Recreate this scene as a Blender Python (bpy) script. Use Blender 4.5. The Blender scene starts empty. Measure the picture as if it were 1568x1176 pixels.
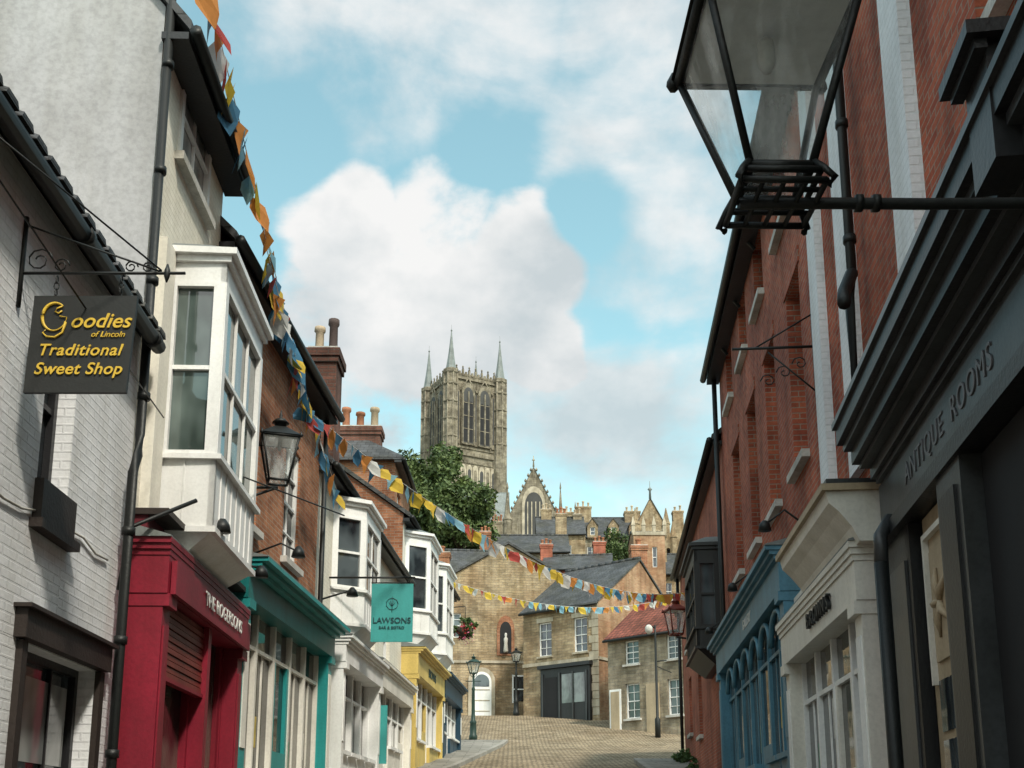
import bpy, bmesh, math, random
from mathutils import Vector, Matrix
random.seed(7)
S=bpy.context.scene
S.view_settings.view_transform='Standard'
S.view_settings.look='None'
S.view_settings.exposure=0
COL=S.collection

# ---------------- materials ----------------
M={}
def _new(name):
    m=bpy.data.materials.new(name); m.use_nodes=True
    nt=m.node_tree; b=nt.nodes['Principled BSDF']; M[name]=m
    return m,nt,b
def _mul(nt,a,b,fac=1.0,mode='MULTIPLY'):
    n=nt.nodes.new('ShaderNodeMix'); n.data_type='RGBA'; n.blend_type=mode
    n.inputs[0].default_value=fac
    for k,v in ((6,a),(7,b)):
        if hasattr(v,'is_linked'): nt.links.new(v,n.inputs[k])
        else: n.inputs[k].default_value=(*v,1)
    return n.outputs[2]
def _noise(nt,scale,detail=3,rough=.6,vec=None,sc=(1,1,1)):
    n=nt.nodes.new('ShaderNodeTexNoise'); n.inputs['Scale'].default_value=scale
    n.inputs['Detail'].default_value=detail; n.inputs['Roughness'].default_value=rough
    if vec is None:
        tc=nt.nodes.new('ShaderNodeTexCoord'); mp=nt.nodes.new('ShaderNodeMapping'); mp.inputs['Scale'].default_value=sc
        nt.links.new(tc.outputs['Object'],mp.inputs[0]); vec=mp.outputs[0]
    nt.links.new(vec,n.inputs['Vector']); return n.outputs['Fac']
def _ramp(nt,f,p0,c0,p1,c1):
    r=nt.nodes.new('ShaderNodeValToRGB'); nt.links.new(f,r.inputs[0])
    e=r.color_ramp.elements; e[0].position=p0; e[0].color=(*c0,1); e[1].position=p1; e[1].color=(*c1,1)
    return r.outputs[0]
def grime(nt,col,var,scale=1.0):
    a=_ramp(nt,_noise(nt,.9*scale),.32,(1-var,)*3,.62,(1,1,1))
    b=_ramp(nt,_noise(nt,3.5*scale,sc=(1,1,.12)),.3,(1-var*.8,1-var*.85,1-var),.6,(1,1,1))
    c=_ramp(nt,_noise(nt,28*scale,2),.3,(1-var*.6,)*3,.6,(1,1,1))
    return _mul(nt,_mul(nt,_mul(nt,col,a),b),c)
def bump(nt,b,h,strength,dist=.01):
    n=nt.nodes.new('ShaderNodeBump'); n.inputs['Strength'].default_value=strength; n.inputs['Distance'].default_value=dist
    nt.links.new(h,n.inputs['Height']); nt.links.new(n.outputs[0],b.inputs['Normal'])
def plain(name,col,rough=.6,var=.18,metal=0,bm=.25,scale=1.0,spec=.4):
    m,nt,b=_new(name)
    nt.links.new(grime(nt,col,var,scale),b.inputs['Base Color'])
    b.inputs['Roughness'].default_value=rough; b.inputs['Metallic'].default_value=metal
    b.inputs['Specular IOR Level'].default_value=spec
    if bm: bump(nt,b,_noise(nt,30*scale,2),bm,.006)
    return m
def blocks(name,c1,c2,mort,bw,bh,ms=.008,rough=.85,var=.3,bm=.6,dist=.012,warp=.0,offs=.5,patch=None):
    m,nt,b=_new(name)
    uv=nt.nodes.new('ShaderNodeUVMap'); vec=uv.outputs[0]
    if warp:
        nz=nt.nodes.new('ShaderNodeTexNoise'); nz.inputs['Scale'].default_value=1.6/bh*.3; nt.links.new(vec,nz.inputs['Vector'])
        s=nt.nodes.new('ShaderNodeVectorMath'); s.operation='SUBTRACT'; nt.links.new(nz.outputs['Color'],s.inputs[0]); s.inputs[1].default_value=(.5,.5,.5)
        k=nt.nodes.new('ShaderNodeVectorMath'); k.operation='SCALE'; nt.links.new(s.outputs[0],k.inputs[0]); k.inputs['Scale'].default_value=warp
        a=nt.nodes.new('ShaderNodeVectorMath'); a.operation='ADD'; nt.links.new(vec,a.inputs[0]); nt.links.new(k.outputs[0],a.inputs[1]); vec=a.outputs[0]
    br=nt.nodes.new('ShaderNodeTexBrick'); nt.links.new(vec,br.inputs['Vector'])
    br.inputs['Scale'].default_value=1; br.inputs['Brick Width'].default_value=bw; br.inputs['Row Height'].default_value=bh
    br.inputs['Mortar Size'].default_value=ms; br.inputs['Mortar Smooth'].default_value=.3; br.inputs['Bias'].default_value=-.1
    br.inputs['Color1'].default_value=(*c1,1); br.inputs['Color2'].default_value=(*c2,1); br.inputs['Mortar'].default_value=(*mort,1)
    br.offset=offs
    col=br.outputs['Color']
    if patch:
        # broad patches of differently toned / repaired masonry
        f=_ramp(nt,_noise(nt,.55,4,.65),.45,(0,0,0),.62,(1,1,1))
        n=nt.nodes.new('ShaderNodeMix'); n.data_type='RGBA'; n.blend_type='MULTIPLY'
        nt.links.new(f,n.inputs[0]); nt.links.new(col,n.inputs[6]); n.inputs[7].default_value=(*patch,1); col=n.outputs[2]
    nt.links.new(grime(nt,col,var),b.inputs['Base Color'])
    b.inputs['Roughness'].default_value=rough; b.inputs['Specular IOR Level'].default_value=.25
    inv=nt.nodes.new('ShaderNodeMath'); inv.operation='SUBTRACT'; inv.inputs[0].default_value=1; nt.links.new(br.outputs['Fac'],inv.inputs[1])
    ad=nt.nodes.new('ShaderNodeMath'); ad.operation='MULTIPLY_ADD'; nt.links.new(_noise(nt,22,2),ad.inputs[0]); ad.inputs[1].default_value=.5; nt.links.new(inv.outputs[0],ad.inputs[2])
    bump(nt,b,ad.outputs[0],bm,dist)
    return m
def glassm(name,c0,c1,rough=.04):
    m,nt,b=_new(name)
    nt.links.new(_ramp(nt,_noise(nt,1.3,sc=(1,1,.5)),.42,c0,.6,c1),b.inputs['Base Color'])
    b.inputs['Roughness'].default_value=rough; b.inputs['Specular IOR Level'].default_value=.8
    bump(nt,b,_noise(nt,2.0,2),.08,.02)
    return m
brick_r=blocks('red_brick',(.56,.145,.075),(.36,.075,.04),(.42,.30,.23),.225,.075,bm=1.0,var=.38,patch=(.72,.66,.68))
brick_r2=blocks('red_brick_far',(.50,.14,.08),(.36,.09,.055),(.38,.26,.2),.225,.075,bm=.5,var=.35,patch=(.75,.7,.7))
brick_o=blocks('orange_brick',(.50,.22,.115),(.34,.125,.06),(.42,.34,.26),.225,.075,bm=.8,var=.38,patch=(.7,.62,.6))
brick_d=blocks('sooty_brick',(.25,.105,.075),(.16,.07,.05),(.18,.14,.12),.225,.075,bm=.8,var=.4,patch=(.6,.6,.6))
brick_b=blocks('buff_brick',(.54,.34,.20),(.42,.22,.125),(.42,.35,.27),.24,.08,bm=.6,var=.38,patch=(.85,.74,.68))
whiteb=blocks('white_painted_brick',(.84,.855,.88),(.81,.825,.85),(.76,.775,.795),.225,.075,ms=.01,bm=.7,var=.15,dist=.008,patch=(.93,.93,.93))
creamb=blocks('cream_painted_brick',(.86,.82,.72),(.83,.79,.69),(.78,.74,.64),.225,.075,ms=.01,bm=.5,var=.16,dist=.006,patch=(.94,.93,.9))
rubble=blocks('limestone_rubble',(.52,.405,.26),(.34,.255,.16),(.42,.345,.25),.34,.15,ms=.014,bm=1.0,var=.42,dist=.03,warp=.12,patch=(.78,.70,.64))
rubble2=blocks('limestone_grey_rubble',(.46,.39,.285),(.31,.255,.185),(.4,.355,.285),.34,.15,ms=.014,bm=1.0,var=.42,dist=.03,warp=.12,patch=(.75,.72,.68))
cathst=blocks('cathedral_stone',(.37,.325,.25),(.28,.245,.19),(.26,.23,.18),.9,.4,ms=.02,bm=.6,var=.5,dist=.05,patch=(.7,.69,.68))
slate=blocks('slate_roof',(.11,.113,.122),(.07,.073,.08),(.035,.035,.036),.28,.2,ms=.01,rough=.6,bm=.7,var=.35,patch=(.8,.78,.65))
pantile=blocks('red_clay_tiles',(.33,.105,.075),(.22,.075,.055),(.09,.045,.035),.24,.26,ms=.02,rough=.8,bm=1.0,var=.4,offs=0,patch=(.7,.7,.65))
setts=blocks('stone_setts',(.56,.45,.31),(.36,.285,.19),(.15,.12,.085),.30,.19,ms=.038,bm=1.0,var=.32,dist=.05,warp=.12,patch=(.82,.79,.76))
flags_=blocks('paving_flags',(.33,.31,.28),(.26,.25,.22),(.13,.125,.115),.75,.55,ms=.012,bm=.6,var=.3,patch=(.85,.85,.85))
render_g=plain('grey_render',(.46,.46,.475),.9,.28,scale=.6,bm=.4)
creamr=plain('cream_render',(.83,.80,.71),.85,.18)
whitep=plain('white_gloss_paint',(.85,.85,.84),.45,.15)
creamp=plain('cream_gloss_paint',(.80,.77,.70),.45,.18)
blackp=plain('black_paint',(.020,.020,.022),.42,.3,bm=.5)
brownp=plain('brown_black_wood',(.035,.024,.02),.6,.3,bm=.5)
iron=plain('black_cast_iron',(.016,.018,.018),.5,.2,bm=.5,metal=.2)
lampg=plain('dark_green_iron',(.02,.05,.04),.45,.2)
greyp=plain('grey_gloss_paint',(.065,.07,.075),.38,.4)
redp=plain('crimson_paint',(.27,.012,.032),.5,.3)
dredp=plain('dark_red_paint',(.13,.012,.022),.5,.25)
shutm=plain('shutter_paint',(.24,.045,.035),.5,.35)
tealp=plain('teal_paint',(.025,.29,.29),.4,.2)
dtealp=plain('dark_teal_paint',(.014,.19,.19),.4,.25)
bluep=plain('blue_shop_paint',(.09,.25,.35),.5,.26)
dbluep=plain('navy_paint',(.02,.06,.10),.45,.2)
yellp=plain('yellow_paint',(.70,.52,.16),.5,.22)
beigep=plain('beige_panel',(.50,.39,.26),.6,.25)
stonet=plain('stone_trim',(.52,.455,.355),.85,.38,bm=.5)
palest=plain('pale_stone',(.64,.62,.58),.85,.35,bm=.5)
kerbm=plain('kerb_stone',(.34,.32,.29),.9,.3,bm=.6)
groundm=plain('ground_mat',(.16,.15,.12),.95,.4)
clay=plain('clay_pot',(.42,.17,.09),.8,.35)
darkpot=plain('dark_pot',(.09,.06,.055),.8,.35)
buffpot=plain('buff_pot',(.50,.39,.27),.8,.3)
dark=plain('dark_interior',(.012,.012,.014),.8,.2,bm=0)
louv=plain('louvre_slate',(.06,.06,.06),.8,.2,bm=0)
lead=plain('lead_spire',(.22,.245,.245),.6,.3)
barkm=plain('bark',(.09,.07,.05),.9,.3,bm=.8)
signk=plain('black_sign_board',(.022,.024,.024),.55,.15)
gold=plain('gold_lettering',(.74,.50,.06),.45,.1,bm=0)
signt=plain('turquoise_board',(.05,.34,.33),.5,.14)
inkd=plain('dark_lettering',(.015,.06,.07),.5,.1,bm=0)
whit=plain('white_lettering',(.75,.75,.72),.5,.1,bm=0)
gret=plain('grey_lettering',(.16,.16,.17),.5,.1,bm=0)
lred=plain('red_lantern',(.16,.03,.02),.5,.1)
post1=plain('orange_board',(.55,.22,.06),.5,.3,bm=0,scale=6); post2=plain('yellow_board',(.6,.46,.1),.5,.3,bm=0,scale=6); post3=plain('green_board',(.08,.3,.18),.5,.3,bm=0,scale=6)
gl=glassm('window_glass',(.012,.016,.02),(.08,.10,.11))
gl2=glassm('shop_glass',(.02,.022,.022),(.12,.11,.09))
glc=glassm('curtained_glass',(.10,.11,.11),(.34,.35,.34))
glb=glassm('bay_glass',(.035,.05,.045),(.14,.18,.17))
def leafm(name,c0,c1):
    m,nt,b=_new(name)
    nt.links.new(_ramp(nt,_noise(nt,1.1),.35,c0,.65,c1),b.inputs['Base Color'])
    b.inputs['Roughness'].default_value=.65
    return m
leaf=leafm('tree_leaves',(.028,.055,.014),(.10,.14,.035))
leaf2=leafm('shrub_leaves',(.03,.07,.015),(.08,.14,.03))
petal=plain('red_petals',(.6,.04,.05),.6,.2,bm=0)
petal2=plain('pink_petals',(.7,.2,.35),.6,.2,bm=0)
m,nt,b=_new('lantern_glass')
tr=nt.nodes.new('ShaderNodeBsdfTransparent'); tr.inputs[0].default_value=(.93,.96,.96,1)
mx=nt.nodes.new('ShaderNodeMixShader')
nt.links.new(_ramp(nt,_noise(nt,7,5,.6,sc=(1,1,.35)),.45,(.08,)*3,.68,(.42,)*3),mx.inputs[0])
nt.links.new(tr.outputs[0],mx.inputs[1]); nt.links.new(b.outputs[0],mx.inputs[2])
b.inputs['Base Color'].default_value=(.82,.85,.85,1); b.inputs['Roughness'].default_value=.12
b.inputs['Transmission Weight'].default_value=.0
nt.links.new(mx.outputs[0],nt.nodes['Material Output'].inputs[0]); lglass=m
def cloth(name,c):
    m,nt,b=_new(name)
    nt.links.new(grime(nt,c,.2),b.inputs['Base Color']); b.inputs['Roughness'].default_value=.8
    t=nt.nodes.new('ShaderNodeBsdfTranslucent'); t.inputs[0].default_value=(*c,1)
    mx=nt.nodes.new('ShaderNodeMixShader'); mx.inputs[0].default_value=.35
    nt.links.new(b.outputs[0],mx.inputs[1]); nt.links.new(t.outputs[0],mx.inputs[2]); nt.links.new(mx.outputs[0],nt.nodes['Material Output'].inputs[0])
    return m
CL=[cloth('cloth_yellow',(.72,.50,.06)),cloth('cloth_blue',(.06,.20,.34)),cloth('cloth_white',(.72,.72,.70)),
    cloth('cloth_orange',(.66,.26,.06)),cloth('cloth_red',(.46,.07,.06)),cloth('cloth_paleblue',(.25,.48,.6))]

# ---------------- mesh building ----------------
class G:
    def __init__(s,name,loc=(0,0,0)):
        s.name=name; s.loc=Vector(loc); s.p={}; s.txt=[]
    def add(s,part,mat,vs,fs,smooth=False):
        d=s.p.setdefault((part,mat.name),[[],[],mat,smooth]); o=len(d[0])
        d[0].extend([tuple(v) for v in vs]); d[1].extend([tuple(i+o for i in f) for f in fs])
    def emit(s):
        single=(len(s.p)==1 and not s.txt)
        if not single:
            e=bpy.data.objects.new(s.name,None); e.location=s.loc; COL.objects.link(e); e.empty_display_size=.5
        inv=Matrix.Translation(-s.loc)
        for (part,mn),(vs,fs,mat,sm) in s.p.items():
            nm=s.name if single else part
            me=bpy.data.meshes.new(nm); me.from_pydata(vs,[],fs); 
            bm=bmesh.new(); bm.from_mesh(me); bmesh.ops.recalc_face_normals(bm,faces=bm.faces)
            uv=bm.loops.layers.uv.new('UVMap')
            for f in bm.faces:
                n=f.normal
                if sm: f.smooth=True
                if abs(n.z)>.8:
                    for l in f.loops: l[uv].uv=(l.vert.co.x,l.vert.co.y)
                else:
                    t=Vector((-n.y,n.x,0)).normalized(); w=n.cross(t)
                    if w.z<0: w=-w
                    for l in f.loops: l[uv].uv=(l.vert.co.dot(t),l.vert.co.dot(w))
            bm.to_mesh(me); bm.free()
            me.materials.append(mat)
            ob=bpy.data.objects.new(nm,me); COL.objects.link(ob)
            if not single:
                ob.parent=e; ob.matrix_parent_inverse=inv
        for ob in s.txt:
            ob.parent=e; ob.matrix_parent_inverse=inv
    def text(s,body,loc,xd,size,mat,shear=0,ext=.004,align='CENTER',off=0,sp=1.0,cap=None):
        c=bpy.data.curves.new('lettering','FONT'); c.body=body; c.size=size; c.shear=shear; c.extrude=ext; c.align_x=align; c.offset=off; c.space_character=sp
        c.align_y='CENTER'
        ob=bpy.data.objects.new('lettering',c); c.materials.append(mat); COL.objects.link(ob)
        x=Vector(xd).normalized(); y=Vector((0,0,1)); z=x.cross(y)
        mt=Matrix((x,y,z)).transposed().to_4x4(); mt.translation=Vector(loc); ob.matrix_world=mt
        s.txt.append(ob)
class F:
    """vertical wall frame: s along the wall, z up, d out of the wall"""
    def __init__(s,O,T,side):
        s.O=Vector((O[0],O[1],0)); s.T=Vector((T[0],T[1],0)).normalized(); s.side=side
        s.n=Vector((s.T.y,-s.T.x,0))*side
    def P(s,a,z,d=0):
        v=s.O+s.T*a+s.n*d; return Vector((v.x,v.y,z))
    def sub(s,a0,d0,a1,d1):
        p=s.P(a0,0,d0); q=s.P(a1,0,d1); f=F((p.x,p.y),(q.x-p.x,q.y-p.y),s.side); f.L=(q-p).length; return f
def prism(g,part,mat,bot,top):
    n=len(bot); fs=[tuple(range(n)),tuple(range(n,2*n))]+[(i,(i+1)%n,n+(i+1)%n,n+i) for i in range(n)]
    g.add(part,mat,list(bot)+list(top),fs)
def box(g,part,mat,W,s0,s1,z0,z1,d0,d1):
    q=[(s0,d0),(s1,d0),(s1,d1),(s0,d1)]
    prism(g,part,mat,[W.P(a,z0,d) for a,d in q],[W.P(a,z1,d) for a,d in q])
def wbox(g,part,mat,x0,x1,y0,y1,z0,z1):
    q=[(x0,y0),(x1,y0),(x1,y1),(x0,y1)]
    prism(g,part,mat,[(a,b,z0) for a,b in q],[(a,b,z1) for a,b in q])
def tube(g,part,mat,pts,r,n=8):
    pts=[Vector(p) for p in pts]; rs=r if isinstance(r,(list,tuple)) else [r]*len(pts)
    vs=[];fs=[]
    for i,p in enumerate(pts):
        t=(pts[min(i+1,len(pts)-1)]-pts[max(i-1,0)]).normalized()
        a=t.cross(Vector((0,0,1)))
        if a.length<.05: a=t.cross(Vector((1,0,0)))
        a.normalize(); b=t.cross(a)
        for k in range(n):
            w=2*math.pi*k/n; vs.append(p+(a*math.cos(w)+b*math.sin(w))*rs[i])
    for i in range(len(pts)-1):
        for k in range(n): fs.append((i*n+k,i*n+(k+1)%n,(i+1)*n+(k+1)%n,(i+1)*n+k))
    fs.append(tuple(range(n))); fs.append(tuple(range((len(pts)-1)*n,len(pts)*n)))
    g.add(part,mat,vs,fs,True)
def lathe(g,part,mat,c,prof,n=12,rot=0,smooth=True):
    vs=[];fs=[]
    for r,z in prof:
        for k in range(n):
            w=rot+2*math.pi*k/n; vs.append((c[0]+r*math.cos(w),c[1]+r*math.sin(w),c[2]+z))
    m=len(prof)
    for i in range(m-1):
        for k in range(n): fs.append((i*n+k,i*n+(k+1)%n,(i+1)*n+(k+1)%n,(i+1)*n+k))
    fs.append(tuple(range(n))); fs.append(tuple(range((m-1)*n,m*n)))
    g.add(part,mat,vs,fs,smooth)
def wall(g,part,mat,W,s0,s1,z0,z1,holes=(),dep=.15,d=0):
    ss=sorted(set([s0,s1]+[min(max(h[i],s0),s1) for h in holes for i in (0,1)])); zs=sorted(set([z0,z1]+[h[i] for h in holes for i in (2,3)]))
    vs=[];fs=[]
    for i in range(len(ss)-1):
        for j in range(len(zs)-1):
            cs=(ss[i]+ss[i+1])/2; cz=(zs[j]+zs[j+1])/2
            if any(h[0]<cs<h[1] and h[2]<cz<h[3] for h in holes): continue
            o=len(vs); vs+=[W.P(ss[i],zs[j],d),W.P(ss[i+1],zs[j],d),W.P(ss[i+1],zs[j+1],d),W.P(ss[i],zs[j+1],d)]; fs.append((o,o+1,o+2,o+3))
    for h in holes:
        a,b,c,e=h[:4]
        for (p,q),(r,t) in (((a,c),(a,e)),((b,c),(b,e)),((a,e),(b,e)),((a,c),(b,c))):
            o=len(vs); vs+=[W.P(p,q,d),W.P(r,t,d),W.P(r,t,d-dep),W.P(p,q,d-dep)]; fs.append((o,o+1,o+2,o+3))
    g.add(part,mat,vs,fs)
def window(g,W,s0,s1,z0,z1,d,fm,gm=None,cols=1,rows=2,fw=.06,bar=.025,sash=True):
    gm=gm or gl
    g.add('window_glass',gm,[W.P(s0,z0,d),W.P(s1,z0,d),W.P(s1,z1,d),W.P(s0,z1,d)],[(0,1,2,3)])
    for a,b,c,e in ((s0,s0+fw,z0,z1),(s1-fw,s1,z0,z1),(s0+fw,s1-fw,z0,z0+fw),(s0+fw,s1-fw,z1-fw,z1)):
        box(g,'window_frames',fm,W,a,b,c,e,d+.002,d+.06)
    for i in range(1,cols):
        x=s0+(s1-s0)*i/cols; box(g,'glazing_bars',fm,W,x-bar/2,x+bar/2,z0+fw,z1-fw,d+.003,d+.035)
    for j in range(1,rows):
        z=z0+(z1-z0)*j/rows; w=bar*1.8 if (sash and j*2==rows) else bar
        box(g,'glazing_bars',fm,W,s0+fw,s1-fw,z-w/2,z+w/2,d+.004,d+.045)
def house(g,W,s0,s1,zb,ze,dep,rise,wm,rm,holes=(),eave=.3,hip=False,sidem=None,fm=None,cols=2,rows=4,sill=None,rd=.15,gm=None,gut=iron,verge=.08,soff=None,fw=.06):
    sm=sidem or wm; fm=fm or whitep
    wall(g,'front_wall',wm,W,s0,s1,zb,ze,holes,rd)
    for h in holes:
        window(g,W,h[0],h[1],h[2],h[3],-rd,fm,gm,h[4] if len(h)>4 else cols,h[5] if len(h)>5 else rows,fw=fw)
        if sill: box(g,'window_sills',sill,W,h[0]-.08,h[1]+.08,h[2]-.1,h[2]-.004,-rd,.1)
    for s in (s0,s1):
        if hip: g.add('side_walls',sm,[W.P(s,zb,0),W.P(s,zb,-dep),W.P(s,ze,-dep),W.P(s,ze,0)],[(0,1,2,3)])
        else: g.add('side_walls',sm,[W.P(s,zb,0),W.P(s,zb,-dep),W.P(s,ze,-dep),W.P(s,ze+rise,-dep/2),W.P(s,ze,0)],[(0,1,2,3,4)])
    g.add('back_wall',sm,[W.P(s0,zb,-dep),W.P(s1,zb,-dep),W.P(s1,ze,-dep),W.P(s0,ze,-dep)],[(0,1,2,3)])
    k=rise/(dep/2); zl=ze-eave*k+.03; zr=ze+rise+.03; a=s0-verge; b=s1+verge
    def slab(pts): prism(g,'roof',rm,pts,[p+Vector((0,0,.12)) for p in pts])
    if hip:
        h=dep/2; a=s0-eave; b=s1+eave
        slab([W.P(a,zl,eave),W.P(b,zl,eave),W.P(max(s1-h,(s0+s1)/2+.1),zr,-h),W.P(min(s0+h,(s0+s1)/2-.1),zr,-h)])
        slab([W.P(a,zl,-dep-eave),W.P(b,zl,-dep-eave),W.P(max(s1-h,(s0+s1)/2+.1),zr,-h),W.P(min(s0+h,(s0+s1)/2-.1),zr,-h)])
        slab([W.P(a,zl,eave),W.P(a,zl,-dep-eave),W.P(min(s0+h,(s0+s1)/2-.1),zr,-h)])
        slab([W.P(b,zl,eave),W.P(b,zl,-dep-eave),W.P(max(s1-h,(s0+s1)/2+.1),zr,-h)])
    else:
        slab([W.P(a,zl,eave),W.P(b,zl,eave),W.P(b,zr,-dep/2),W.P(a,zr,-dep/2)])
        slab([W.P(a,zl,-dep-eave),W.P(b,zl,-dep-eave),W.P(b,zr,-dep/2),W.P(a,zr,-dep/2)])
        n=max(2,int((b-a)/.45))
        for i in range(n):
            tube(g,'ridge_tiles',rm,[W.P(a+(b-a)*i/n+.01,zr+.12,-dep/2),W.P(a+(b-a)*(i+1)/n-.01,zr+.13,-dep/2)],.11,6)
    if soff: box(g,'soffit',soff,W,a,b,zl-.1,zl-.02,.004,eave-.02)
    if gut: tube(g,'gutter',gut,[W.P(a,zl+.0,eave+.05),W.P(b,zl+.0,eave+.05)],.065)
def gable_house(g,W,s0,s1,zb,ze,rise,dep,wm,rm,holes=(),fm=None,cols=2,rows=4,over=.15,rd=.15,gm=None):
    wall(g,'front_wall',wm,W,s0,s1,zb,ze,holes,rd); c=(s0+s1)/2
    for h in holes: window(g,W,h[0],h[1],h[2],h[3],-rd,fm or whitep,gm,cols,rows)
    for d in (0,-dep): g.add('gable_walls',wm,[W.P(s0,ze,d),W.P(s1,ze,d),W.P(c,ze+rise,d)],[(0,1,2)])
    for s in (s0,s1): g.add('side_walls',wm,[W.P(s,zb,0),W.P(s,ze,0),W.P(s,ze,-dep),W.P(s,zb,-dep)],[(0,1,2,3)])
    k=rise/(c-s0)
    for sg,s in ((-1,s0),(1,s1)):
        p=[W.P(s+sg*over,ze-over*k+.03,.12),W.P(c,ze+rise+.03,.12),W.P(c,ze+rise+.03,-dep),W.P(s+sg*over,ze-over*k+.03,-dep)]
        prism(g,'roof',rm,p,[q+Vector((0,0,.15)) for q in p])
def chimney(g,x,y,w,l,z0,z1,bm_,pots=2,pm=None,ph=.55,axis='y',part='chimney_stack'):
    wbox(g,part,bm_,x-w/2,x+w/2,y-l/2,y+l/2,z0,z1)
    wbox(g,part,bm_,x-w/2-.04,x+w/2+.04,y-l/2-.04,y+l/2+.04,z1-.28,z1-.16)
    wbox(g,part,bm_,x-w/2-.07,x+w/2+.07,y-l/2-.07,y+l/2+.07,z1-.159,z1+.0)
    wbox(g,'flaunching',palest,x-w/2-.02,x+w/2+.02,y-l/2-.02,y+l/2+.02,z1+.001,z1+.05)
    L=l if axis=='y' else w
    for i in range(pots):
        o=(i+.5)/pots*L-L/2; r=min(.15,L/pots*.38); hh=ph*(1 if i%2 else .78)
        px,py=(x,y+o) if axis=='y' else (x+o,y)
        lathe(g,'chimney_pots',(pm[i%len(pm)] if isinstance(pm,list) else (pm or clay)),(px,py,z1+.03),[(r,0),(r*.85,hh*.15),(r*.8,hh*.8),(r*1.1,hh*.86),(r*1.05,hh),(r*.6,hh)],10)
def polyslab(g,part,mat,W,pl,z0,z1): prism(g,part,mat,[W.P(a,z0,d) for a,d in pl],[W.P(a,z1,d) for a,d in pl])
def oriel(g,W,s0,s1,z0,z1,proj,cant,zs,zt,fm,gm=None,cols=2,rows=2,under=.35,roofm=None,scols=1,apron=None):
    pl=[(s0,0),(s0+cant,proj),(s1-cant,proj),(s1,0)]
    ap=apron or fm
    for i in range(3):
        w=W.sub(pl[i][0],pl[i][1],pl[i+1][0],pl[i+1][1]); L=w.L
        box(g,'bay_apron',ap,w,0,L,z0,zs,-.06,0); box(g,'bay_head',fm,w,0,L,zt,z1,-.06,0)
        for a,b in ((0,.07),(L-.07,L)): box(g,'bay_posts',fm,w,a,b,zs,zt,-.08,.01)
        window(g,w,.07,L-.07,zs,zt,-.05,fm,gm,cols if i==1 else scols,rows,fw=.05)
        n=max(2,int(L/.22))
        for k in range(1,n): box(g,'bay_boards',ap,w,L*k/n-.006,L*k/n+.006,z0+.04,zs-.04,0,.012)
    def ex(e): return [(s0-e,0),(s0+cant-e*.7,proj+e),(s1-cant+e*.7,proj+e),(s1+e,0)]
    polyslab(g,'bay_sill',fm,W,ex(.06),zs-.05,zs+.002); polyslab(g,'bay_cornice',fm,W,ex(.05),z1,z1+.07); polyslab(g,'bay_cornice',fm,W,ex(.11),z1+.07,z1+.14)
    e=ex(.08); t=[(a+(.25 if i<2 else -.25),max(0,d-.35)) for i,(a,d) in enumerate(e)]
    prism(g,'bay_roof',roofm or lead,[W.P(a,z1+.14,d) for a,d in e],[W.P(a,z1+.32,d) for a,d in t])
    polyslab(g,'bay_base',fm,W,ex(.04),z0-.06,z0)
    b=ex(-.02); t=[(a+(.15 if i<2 else -.15),d*.3) for i,(a,d) in enumerate(b)]
    prism(g,'bay_underside',apron or fm,[W.P(a,z0-.06-under,d) for a,d in t],[W.P(a,z0-.06,d) for a,d in b])
def gz(y):
    pr=[(-400,-25),(-60,-6.2),(0,0),(30,3.2),(42,4.7),(46,5.35),(50,6.15),(57,7.45),(62,7.9),(75,8.6),(100,11.5),(150,17),(200,20),(300,22),(6000,22)]
    if y<=pr[0][0]: return pr[0][1]
    for (a,b),(c,d) in zip(pr,pr[1:]):
        if a<=y<=c: return b+(d-b)*(y-a)/(c-a)
    return 22
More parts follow.
